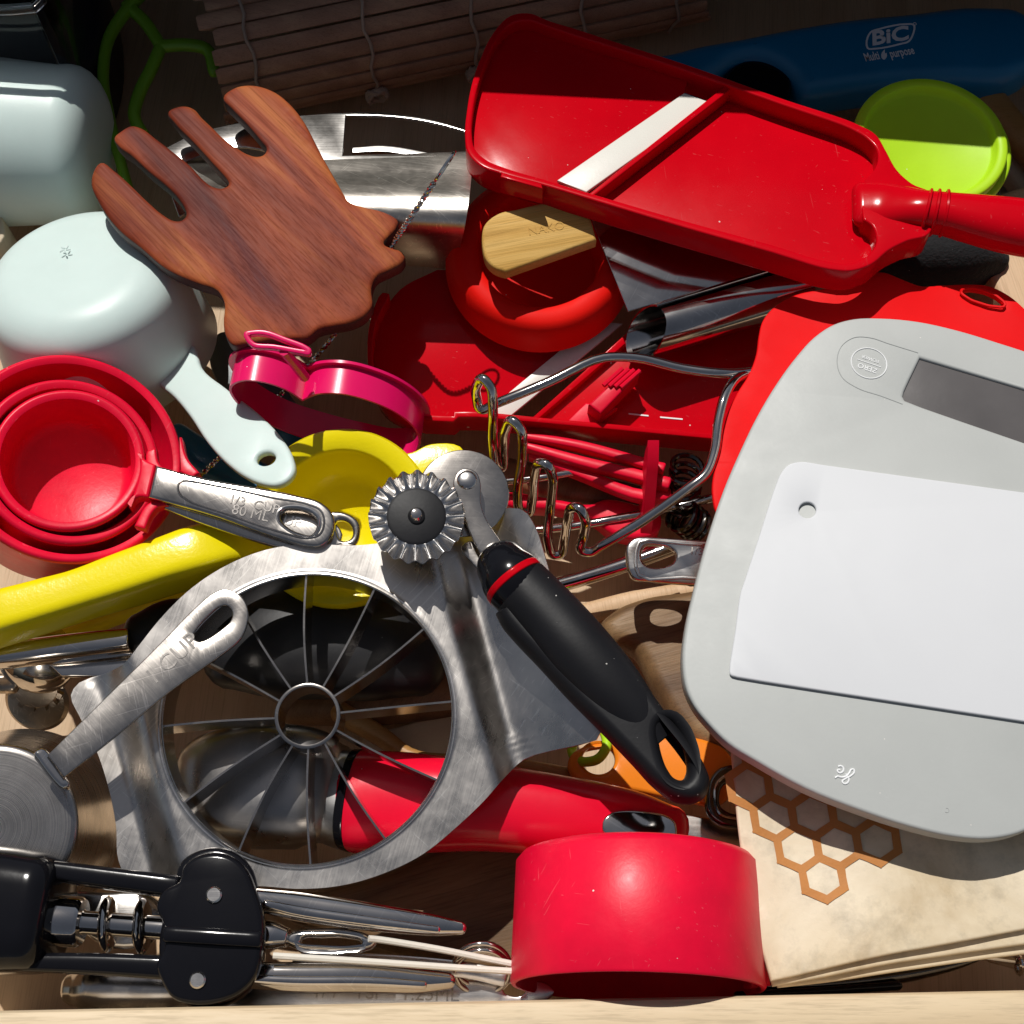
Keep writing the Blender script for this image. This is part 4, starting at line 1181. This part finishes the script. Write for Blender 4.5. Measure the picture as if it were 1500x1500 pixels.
ho = [(796, 828), (814, 845), (856, 888), (902, 938), (946, 994), (984, 1046), (1016, 1086), (1036, 1118), (1043, 1142), (1036, 1163), (1016, 1173), (992, 1170), (962, 1150), (930, 1116), (884, 1068), (836, 1020), (790, 970), (752, 930), (734, 908), (726, 892, 'c'), (760, 862), (796, 828, 'c')]
hh = [(967, 1070), (970, 1060), (980, 1057), (993, 1068), (1002, 1086), (1008, 1108), (1008, 1128), (1002, 1138), (991, 1136), (981, 1124), (972, 1102)]
ho = ho[:-1]
g = G(); slab(g, pl, ho, .0135, [hh], bev=.0040, bh=.0066, seg=7, sm=4); make(g, 'handle', M['black_rubber'], t, ang=60)

# ------------------------------------------------------------------ can opener (left) with its black handle seen through the slicer
t = thing('can_opener', 'chrome can opener at the left edge with a gear wheel and thick black handles', 'can opener', 100, 960, .0)
g = G(); handle(g, [(-60, 968, .055, 17, .006), (60, 954, .056, 18, .006), (150, 944, .056, 18, .006), (190, 940, .056, 17, .006)], e=3.5, n=24, end=.2); make(g, 'arm', M['chrome'], t, ang=50)
g = G(); slab(g, Pl(150, 965, .050), [(60, 962, 'c'), (206, 942, 'c'), (208, 975), (170, 988), (90, 990, 'c')], .003, bev=.0006); make(g, 'blade_plate', M['chrome'], t)
g = G(); lathe(g, P(52, 962, .044), Vector((-.02, -.62, .78)), [(0, .006), (.004, .0055), (.010, .004), (.0145, .001), (.0155, -.0005), (.014, -.001), (.006, -.0015), (.005, -.006), (0, -.006)], 60); make(g, 'cutting_wheel', M['chrome'], t)
g = G(); n = Vector((-.02, -.62, .78)).normalized(); cc = P(52, 1003, .034)
lathe(g, cc, n, [(0, .0014), (.0088, .0014), (.0095, .0006), (.0095, -.0006), (.0088, -.0014), (0, -.0014)], 96, wave=None)
for k in range(14):
    a = k*2*pi/14; e1 = n.orthogonal().normalized(); e2 = n.cross(e1); d = e1*cos(a) + e2*sin(a)
    box(g, cc + d*.0098, d*.0012, n.cross(d)*.0011, n*.0012)
make(g, 'gear', M['gear'], t)
g = G(); lathe(g, P(54, 1028, .026), n, [(0, .002), (.011, .001), (.0125, -.0005), (.006, -.003), (.004, -.006), (0, -.006)], 48); make(g, 'washer', M['gear'], t)
g = G(); handle(g, [(-40, 1000, .034, 16, .003), (20, 1002, .034, 14, .003)], e=3); make(g, 'lever', M['gear'], t)
g = G(); handle(g, [(208, 930, .052, 32, .007), (250, 922, .052, 44, .009), (300, 928, .050, 48, .010)], e=2.6, n=32); make(g, 'handle', M['black_soft'], t, ang=60)
g = G(); handle(g, [(340, 950, .042, 60, .012), (400, 945, .043, 78, .015), (480, 940, .043, 84, .016), (560, 945, .042, 82, .015), (615, 955, .040, 66, .012)], e=2.5, n=40)
make(g, 'handle', M['black_soft'], t, ang=60)
g = G(); c = P(462, 940, .043); handle(g, [(458, 940, .0434, 85, .0160), (462, 940, .0434, 85, .0160)], e=2.5, n=40, end=.02); 

# ------------------------------------------------------------------ steel one-cup measure, upside down at the left
t = thing('measuring_cup', 'steel one cup measure lying upside down at the left edge with a flat steel handle', 'measuring cup', -14, 1214, .079)
b, m = P(-14, 1214, .079), P(28, 1215, .036)
ax = m - b
g = G(); R0 = 124*S(b); R1 = 146*S(m)
lathe(g, b, ax, cup_prof(R0, R1, ax.length, th=.0008, rb=.0022), 120); make(g, 'body', M['steel_turned'], t, ang=35)
hp = Pl(220, 1000, .0965, .04, -.03)
g = G(); slab(g, hp, [(69, 1106, 'c'), (140, 1036), (220, 957), (290, 886), (310, 870), (332, 863), (352, 872), (363, 892), (362, 914), (352, 936), (330, 955), (250, 1012), (170, 1078), (94, 1138, 'c')], .0014, [[(283, 932), (287, 922), (308, 899), (322, 888), (333, 887), (340, 895), (338, 909), (328, 919), (300, 938), (291, 940)]], bev=.0004, sm=4); hd = make(g, 'handle', M['steel_satin'], t)
g = G(); ptext(g, 'CUP', hp, 262, 956, 292, 929, .0082, .0001, .00012); ptext(g, '1', hp, 224, 992, 254, 965, .0082, .0001, .00012); make(g, 'lettering', M['steel_satin'], hd)
g = G(); slab(g, Pl(80, 1120, .095, .3, .1), [(50, 1102), (62, 1094), (96, 1136), (102, 1150), (92, 1154), (56, 1112)], .006, bev=.0012); make(g, 'bracket', M['chrome'], hd)
# ------------------------------------------------------------------ ice cream scoop with red handle
t = thing('ice_cream_scoop', 'dark steel scoop with a fat red handle lying under the apple slicer', 'scoop', 600, 1170, .01)
g = G(); handle(g, [(276, 1160, .040, 52, .008), (300, 1156, .043, 74, .014), (350, 1153, .045, 86, .017), (410, 1152, .046, 88, .018), (455, 1156, .045, 84, .017), (472, 1160, .043, 74, .014)], e=3.2, n=48, sm=6, end=.8); make(g, 'scoop_head', M['dark_steel'], t, ang=60)
g = G(); handle(g, [(474, 1164, .044, 64, .013), (495, 1168, .045, 70, .014), (516, 1172, .0455, 73, .0145)], e=2.6, n=40, end=.05); make(g, 'collar', M['silver_paint'], t, ang=60)
g = G(); handle(g, [(514, 1172, .0455, 73, .0148), (523, 1173, .046, 74, .015)], e=2.6, n=40, end=.04); make(g, 'collar_ring', M['black'], t, ang=60)
g = G(); handle(g, [(524, 1174, .046, 74, .015), (600, 1176, .048, 72, .015), (700, 1181, .050, 64, .015), (800, 1192, .050, 58, .014), (880, 1201, .049, 52, .013), (940, 1208, .048, 44, .011), (980, 1212, .047, 32, .008)], e=2.5, n=44); hd = make(g, 'handle', M['red_handle'], t, ang=60)
pl = Pl(935, 1205, .0605, .05, 0)
g = G(); slab(g, pl, [(882, 1212), (884, 1200), (896, 1190), (912, 1187), (950, 1189), (975, 1194), (988, 1202), (992, 1218), (985, 1240), (900, 1240)], .004, off=.0012, bev=.0008); make(g, 'inset', M['chrome'], hd)

# orange handle, lime ring through its hole
pl = Pl(900, 1115, .030)
g = G(); slab(g, pl, [(832, 1125), (836, 1106), (852, 1094), (890, 1086), (950, 1080), (1030, 1082), (1066, 1100), (1080, 1140), (1060, 1176), (1000, 1172), (930, 1158), (870, 1148), (842, 1140)], .005, [ell(877, 1112, 24, 21, 14)], bev=.0016)
tag(make(g, 'peeler', M['orange']), 'bright orange plastic handle with a round hole under the pastry wheel handle', 'peeler')
g = G(); ptube(g, [(870, 1060, .026), (886, 1075, .034), (888, 1095, .037), (878, 1110, .036), (860, 1116, .032), (846, 1112, .026), (838, 1100, .02), (842, 1080, .018)], .0019, 6, 12)
tag(make(g, 'ring', M['lime'], ang=60), 'lime green ring threaded through the hole of the orange handle', 'ring')
# dark steel opener
t = thing('bottle_opener', 'dark steel bottle opener end beside the waxed cloth', 'bottle opener', 1060, 1165, .02)
pl = Pl(1060, 1165, .034)
g = G(); slab(g, pl, [(1036, 1190), (1034, 1165), (1040, 1140), (1052, 1126), (1068, 1120), (1100, 1122, 'c'), (1120, 1215, 'c'), (1080, 1212), (1052, 1206)], .004, [[(1056, 1180), (1055, 1162), (1060, 1150), (1072, 1146), (1100, 1150, 'c'), (1104, 1190, 'c'), (1070, 1190)]], bev=.0014); make(g, 'body', M['spring'], t)
g = G(); tube(g, [pl.at(p.x, p.y, .0004) for p in cr([(1100, 1140), (1068, 1134), (1050, 1148), (1047, 1170), (1054, 1192), (1080, 1200), (1110, 1203)], 5, False)], .0006, 6); make(g, 'rim', M['chrome'], t)
g = G(); slab(g, Pl(1040, 1210, .022), [(985, 1190, 'c'), (1040, 1198), (1120, 1222, 'c'), (1120, 1280, 'c'), (1000, 1240, 'c')], .002, bev=.0006)
tag(make(g, 'grater', M['steel_light']), 'pale steel strip between the red cup and the bottle opener', 'steel strip')

# wooden spoons and sticks at the bottom of the pile
def blob(g, pl, pts, th, bev): return slab(g, pl, pts, th, bev=bev, bh=th*.48, seg=6, sm=6)
g = G(); blob(g, Pl(980, 960, .030), [(880, 912), (900, 890), (940, 872), (1000, 862), (1070, 858), (1100, 960), (1090, 1075), (1050, 1095), (1000, 1070), (960, 1010), (925, 950), (890, 935)], .016, .006)
tag(make(g, 'wooden_spoon', M['olive'], ang=60), 'dark olive wood spoon bowl between the black handle and the scale', 'wooden spoon')
g = G(); blob(g, Pl(650, 1320, .024), [(400, 1318), (460, 1304), (560, 1275), (640, 1240), (720, 1220), (800, 1225), (830, 1300), (800, 1390), (720, 1425), (600, 1400), (500, 1370), (420, 1345)], .012, .005)
tag(make(g, 'wooden_spoon', M['olive'], ang=60), 'broad olive wood spoon lying under the corkscrew arms and the red cup', 'wooden spoon')
g = G(); handle(g, [(500, 1045, .018, 16, .005), (560, 1080, .02, 14, .005), (600, 1108, .022, 12, .005), (680, 1118, .024, 12, .005), (760, 1125, .024, 13, .005), (840, 1140, .02, 14, .005)], e=2.6, n=18)
tag(make(g, 'wooden_stick', M['stick']), 'honey coloured wooden stick seen through the apple slicer by the red handle', 'wooden stick')
g = G(); handle(g, [(430, 1040, .012, 22, .006), (560, 1032, .012, 30, .008), (680, 1010, .014, 34, .009), (760, 990, .014, 30, .008)], e=2.3, n=24)
tag(make(g, 'wooden_spoon', M['brown'], ang=60), 'dark brown wooden spoon deep below the apple slicer hub', 'wooden spoon')
g = G(); handle(g, [(730, 690, .022, 22, .005), (820, 712, .024, 24, .005), (900, 726, .024, 22, .005), (990, 745, .024, 18, .005)], e=2.8, n=20)
tag(make(g, 'wooden_spoon', M['brown'], ang=60), 'brown wooden handle under the wire masher loops', 'wooden spoon')
g = G(); handle(g, [(840, 905, .006, 16, .004), (930, 880, .007, 14, .004), (1040, 862, .008, 12, .004)], e=3, n=16)
tag(make(g, 'chopstick', M['beech']), 'thin pale wooden stick on the drawer floor above the olive wood spoon', 'chopstick')
g = G(); slab(g, Pl(620, 1080, .010), [(530, 1085), (600, 1060), (680, 1030), (700, 1060), (690, 1110), (600, 1110), (540, 1110)], .003, bev=.001)
tag(make(g, 'cloth', M['cream'], ang=60), 'cream cloth scrap seen through the apple slicer', 'cloth')

# ------------------------------------------------------------------ waxed cloth, folded
t = thing('wax_wrap', 'folded cream beeswax wrap printed with brown honeycomb under the scale', 'beeswax wrap', 1300, 1300, .02)
tops = [(1068, 1060, 'c'), (1076, 1150), (1086, 1240), (1106, 1350), (1131, 1437, 'c'), (1160, 1431), (1300, 1399), (1400, 1381), (1500, 1362), (1640, 1335, 'c'), (1640, 950, 'c'), (1200, 950, 'c')]
wv = lambda k: (lambda u, v: .0011*sin(u*70 + v*40 + k*2) * sin(v*60 - u*25 + k) + .0016*sin(u*38 + 1.3*k) + .0005*sin(u*190 + v*120 + 2*sin(v*90)))
pw = Pl(1300, 1300, .083, 0, 0)
g = G(); slab(g, pw, tops, .0020, bev=.0009, grid=.006, disp=wv(0), sm=6); f0 = make(g, 'fold', M['wax'], t, ang=60)
g = G(); slab(g, pw, [(1100, 1350, 'c'), (1133, 1445, 'c'), (1200, 1433), (1300, 1413), (1400, 1398), (1500, 1384), (1650, 1365, 'c'), (1650, 1200, 'c')], .0022, off=-.0034, bev=.001, grid=.008, disp=wv(.35), sm=6); make(g, 'fold', M['wax'], t, ang=60)
g = G(); slab(g, pw, [(1078, 1100, 'c'), (1096, 1290, 'c'), (1140, 1447, 'c'), (1220, 1438), (1300, 1426), (1400, 1411), (1500, 1398), (1650, 1380, 'c'), (1650, 1100, 'c')], .0022, off=-.0066, bev=.001, grid=.008, disp=wv(.6), sm=6); make(g, 'fold', M['wax'], t, ang=60)
# printed honeycomb
A, B = Vector((36, 45)), Vector((56.5, -4))
c0 = Vector((1207, 1286))
cells = [(0, 0), (1, 0), (1, 1), (2, 0), (2, 1), (2, 2), (1, 2), (3, 0), (3, 1), (3, 2), (4, 1), (4, 2)]
nb = [B, A, A-B, -B, -A, B-A]
edges = {}
for i, j in cells:
    cc = c0 - A*i + B*j
    vs_ = [cc + (nb[k] + nb[(k+1) % 6])/3 for k in range(6)]
    for k in range(6):
        a, b = vs_[k], vs_[(k+1) % 6]
        key = tuple(sorted(((round(a.x), round(a.y)), (round(b.x), round(b.y)))))
        edges[key] = (a, b)
g = G(); D = wv(0)
for a, b in edges.values():
    d = (b-a).normalized(); s_ = Vector((-d.y, d.x)); h = 6
    a2, b2 = a - d*4.5, b + d*4.5
    K = 6; L, R_ = [], []
    for k in range(K+1):
        p = a2.lerp(b2, k/K); hw = h*(1 + .04*sin(k*1.1 + a.x))
        for sg, Q in ((1, L), (-1, R_)):
            x = p + s_*hw*sg; u, v = pw.uv(x.x, x.y)
            Q.append(pw.w(u, v, .0003 + D(u, v)))
    vv = L + R_
    g.add(vv, [(k, k+1, K+1+k+1, K+1+k) for k in range(K)], True)
    off = len(g.v)
o = make(g, 'honeycomb_print', M['wax_print'], f0, ang=60)

# ------------------------------------------------------------------ winged corkscrew
t = thing('corkscrew', 'black winged corkscrew with chrome arms lying along the front rail at the left', 'corkscrew', 250, 1370, .03)
g = G(); handle(g, [(-60, 1330, .075, 90, .020), (20, 1335, .075, 88, .020), (60, 1338, .075, 84, .020)], e=3.4, n=40, end=.35); make(g, 'cap', M['black'], t, ang=50)
g = G(); handle(g, [(50, 1338, .074, 68, .014), (76, 1341, .074, 66, .014)], e=3, n=36, end=.2); make(g, 'collar', M['black'], t, ang=50)
for pts in ([(20, 1268, .082, 13, .005), (130, 1283, .082, 15, .005), (260, 1300, .082, 16, .005)], [(30, 1410, .080, 13, .005), (130, 1412, .080, 15, .005), (250, 1418, .080, 17, .005)]):
    g = G(); handle(g, pts, e=4, n=24, end=.3); make(g, 'frame_bar', M['black'], t, ang=50)
pl = Pl(310, 1370, .090)
g = G(); slab(g, pl, [(238, 1352), (228, 1330), (240, 1302), (262, 1290), (268, 1268), (285, 1254), (312, 1248), (340, 1254), (360, 1272), (372, 1300), (382, 1330), (386, 1365), (382, 1400), (372, 1432), (350, 1455), (320, 1468), (280, 1471), (252, 1462), (236, 1438), (228, 1412), (238, 1392), (241, 1372)], .007, bev=.0018, sm=4); make(g, 'plate', M['black'], t)
g = G(); slab(g, Pl(315, 1350, .080), [(254, 1300), (262, 1264), (285, 1246), (315, 1240), (345, 1248), (366, 1268), (376, 1300), (384, 1370), (376, 1430), (340, 1466), (270, 1470), (238, 1430), (232, 1370)], .010, bev=.002, sm=4); make(g, 'plate', M['black'], t)
g = G(); handle(g, [(245, 1368, .0905, 12, .0015), (310, 1372, .091, 12, .0015), (378, 1376, .0905, 12, .0015)], e=2.5, n=18); make(g, 'ridge', M['black'], t)
for x, y in ((314, 1311), (290, 1436)):
    g = G(); lathe(g, pl.at(x, y, 0), pl.n, [(0, .0012), (.0021, .0012), (.0026, .0007), (.0027, -.0005)], 32); make(g, 'rivet', M['steel_light'], t)
a, b = P(62, 1347, .075), P(250, 1360, .075); d = (b-a).normalized()
g = G(); lathe(g, a, d, [(0, 0), (.0075, 0), (.0082, .0008), (.0082, .0125), (.0074, .0136), (.0042, .0138), (.0038, .0145), (.0038, .053), (0, .053)], 40); make(g, 'shaft', M['chrome'], t, ang=40)
L_ = (b-a).length
for k, x in enumerate((147, 181, 215)):
    p = a + d*(.0138 + .0115*(k + .72)); tl = (d + Vector((0, .18, 0))*.6).normalized()
    g = G(); lathe(g, p, tl, [(.003, -.0018), (.0075, -.0016), (.0088, -.0008), (.0092, 0), (.0088, .0008), (.0075, .0016), (.003, .0018)], 40); make(g, 'worm_turn', M['chrome'], t, ang=50)
# chrome arms and bottle opener ring
for pts in ([(372, 1318, .078, 16, .0045), (430, 1327, .076, 20, .005), (540, 1343, .074, 20, .005), (640, 1356, .072, 15, .0045), (674, 1360, .071, 10, .004)],
            [(352, 1428, .074, 18, .0045), (430, 1431, .073, 21, .005), (540, 1432, .071, 21, .005), (620, 1437, .069, 17, .0045), (656, 1437, .068, 12, .004)]):
    g = G(); handle(g, pts, e=2.8, n=28); am = make(g, 'arm', M['chrome'], t, ang=60)
    g = G(); handle(g, [(p[0] + (18 if i == 0 else 0), p[1] + 6, p[2] + .0042, p[3]*.38, .0014) for i, p in enumerate(pts[:-1])], e=2.4, n=14); make(g, 'arm_ridge', M['chrome'], am, ang=60)
g = G(); handle(g, [(376, 1368, .072, 21, .006), (400, 1370, .072, 20, .006), (420, 1373, .072, 14, .005)], e=2.6, n=28, end=.2); make(g, 'neck', M['chrome'], t, ang=50)
g = G(); pl = Pl(480, 1378, .074)
slab(g, pl, [(412, 1374), (428, 1362), (470, 1358), (515, 1361), (540, 1369), (551, 1379), (545, 1388), (520, 1394), (470, 1394), (432, 1389)], .006, [[(440, 1379), (470, 1373), (510, 1374), (528, 1380), (505, 1386), (470, 1387)]], bev=.002, seg=4); make(g, 'opener_ring', M['chrome'], t)
# white string from the ring
g = G(); ptube(g, [(540, 1375, .078), (552, 1376, .077), (640, 1390, .074), (700, 1402, .072), (770, 1416, .070)], .0011, 5, 8)
o = make(g, 'string', M['string']); tag(o, 'white cotton string running from the corkscrew ring to the red cup', 'string')
g = G(); ptube(g, [(400, 1400, .0795), (560, 1410, .0765), (660, 1417, .075), (770, 1424, .072)], .0011, 5, 8)
s2 = make(g, 'strand', M['string'], o)

# ------------------------------------------------------------------ measuring spoons
t = thing('measuring_spoon', 'steel quarter teaspoon measuring spoon lying flat along the front rail', 'measuring spoon', 450, 1445, .01)
pl = Pl(500, 1450, .046)
g = G(); slab(g, pl, [(250, 1424, 'c'), (400, 1424, 'c'), (640, 1436), (760, 1437), (800, 1440), (812, 1452), (800, 1466), (760, 1474), (400, 1490, 'c'), (250, 1490, 'c')], .0014, [[(738, 1446), (744, 1442), (762, 1443), (770, 1450), (764, 1458), (746, 1458), (738, 1453)]], bev=.0004); hd = make(g, 'handle', M['steel_light'], t)
g = G(); ptext(g, '1/4   TSP   1.25ML', pl, 565, 1455, 640, 1457, .0068, .0001, .00014); make(g, 'lettering', M['steel_satin'], hd)
g = G(); handle(g, [(118, 1448, .036, 26, .008), (150, 1447, .038, 40, .012), (205, 1448, .039, 42, .012), (262, 1450, .039, 40, .012), (300, 1452, .037, 34, .010)], e=2.8, n=36, sm=6); make(g, 'bowl', M['steel_blade'], t, ang=60)
t2 = thing('measuring_spoon', 'bluish steel measuring spoon bowl seen through the corkscrew frame', 'measuring spoon', 180, 1330, .03)
g = G(); slab(g, Pl(170, 1325, .050), [(100, 1312), (150, 1306), (215, 1308), (236, 1325), (238, 1352), (220, 1380), (150, 1385), (110, 1350)], .005, bev=.002); make(g, 'bowl', M['steel_light'], t2)
g = G(); handle(g, [(430, 1408, .050, 10, .0012), (560, 1410, .050, 12, .0012), (700, 1424, .050, 12, .0012), (740, 1434, .050, 12, .0012)], e=4, n=12, end=.2); make(g, 'handle', M['steel_light'], t2)
g = G(); c = P(706, 1424, .050); s_ = S(c)
for dz in (0, .0022):
    tube(g, [c + X*40*s_*cos(a) + (Y*.75 + Z*.65)*38*s_*sin(a) + Y*dz for a in [i*2*pi/44 for i in range(44)]], .0011, 8, True)
tag(make(g, 'key_ring', M['chrome'], ang=60), 'steel split ring holding the measuring spoons beside the red cup', 'split ring')

# ------------------------------------------------------------------ red cup lying on its side
t = thing('measuring_cup', 'big scuffed red measuring cup lying on its side at the front rail', 'measuring cup', 930, 1330, .01, GR)
mo, ba = P(933, 1448, .066), P(932, 1256, .066)
ax = (mo - ba); H = ax.length
axn = (ax.normalized() + Z*.055).normalized()
R1 = 186*S(mo); R0 = 176*S(ba)
lf = 1
g = G(); lathe(g, ba, axn, [(0, -.001), (R0-.006, -.001), (R0-.002, .0002), (R0, .0026), (R1, H-.0008), (R1-.0006, H), (R1-.0018, H), (R1-.0024, H-.001), (R0-.0026, .004), (R0-.006, .002), (0, .002)], 140, ref=X); make(g, 'body', M['red_cup'], t, ang=40)
g = G(); slab(g, Pl(1118, 1410, .07, .5, 0), [(1100, 1365, 'c'), (1112, 1374), (1122, 1400), (1131, 1444, 'c'), (1100, 1448, 'c')], .005, bev=.0012); make(g, 'handle_stub', M['red_matte'], t)

# dark things in the front right corner
g = G(); handle(g, [(1080, 1445, .046, 8, .004), (1200, 1442, .046, 11, .004), (1320, 1428, .046, 12, .004), (1400, 1412, .047, 8, .003), (1440, 1402, .048, 3, .002)], e=3, n=20, end=.4)
tag(make(g, 'knife_blade', M['spring'], ang=60), 'dark curved steel blade edge under the beeswax wrap', 'blade')
g = G(); handle(g, [(1080, 1458, .052, 6, .003), (1200, 1452, .052, 6, .003), (1314, 1444, .052, 7, .003)], e=2.6, n=16)
tag(make(g, 'rod', M['black']), 'thin black rod with a rounded end along the front rail', 'rod')
t = thing('whisk', 'chrome wire whisk end with a small collar at the right front corner', 'whisk', 1480, 1412, .02)
g = G(); ptube(g, [(1440, 1401, .040), (1500, 1410, .040), (1560, 1420, .040)], .0013, 3, 8); make(g, 'wire', M['chrome'], t)
g = G(); ptube(g, [(1448, 1405, .038), (1500, 1418, .038), (1560, 1432, .038)], .0011, 3, 8); make(g, 'wire', M['chrome'], t)
g = G(); c = P(1492, 1413, .040); tube(g, [c + Y*.0032*cos(a) + Z*.0032*sin(a) for a in [i*2*pi/24 for i in range(24)]], .0008, 6, True); make(g, 'collar', M['chrome'], t)
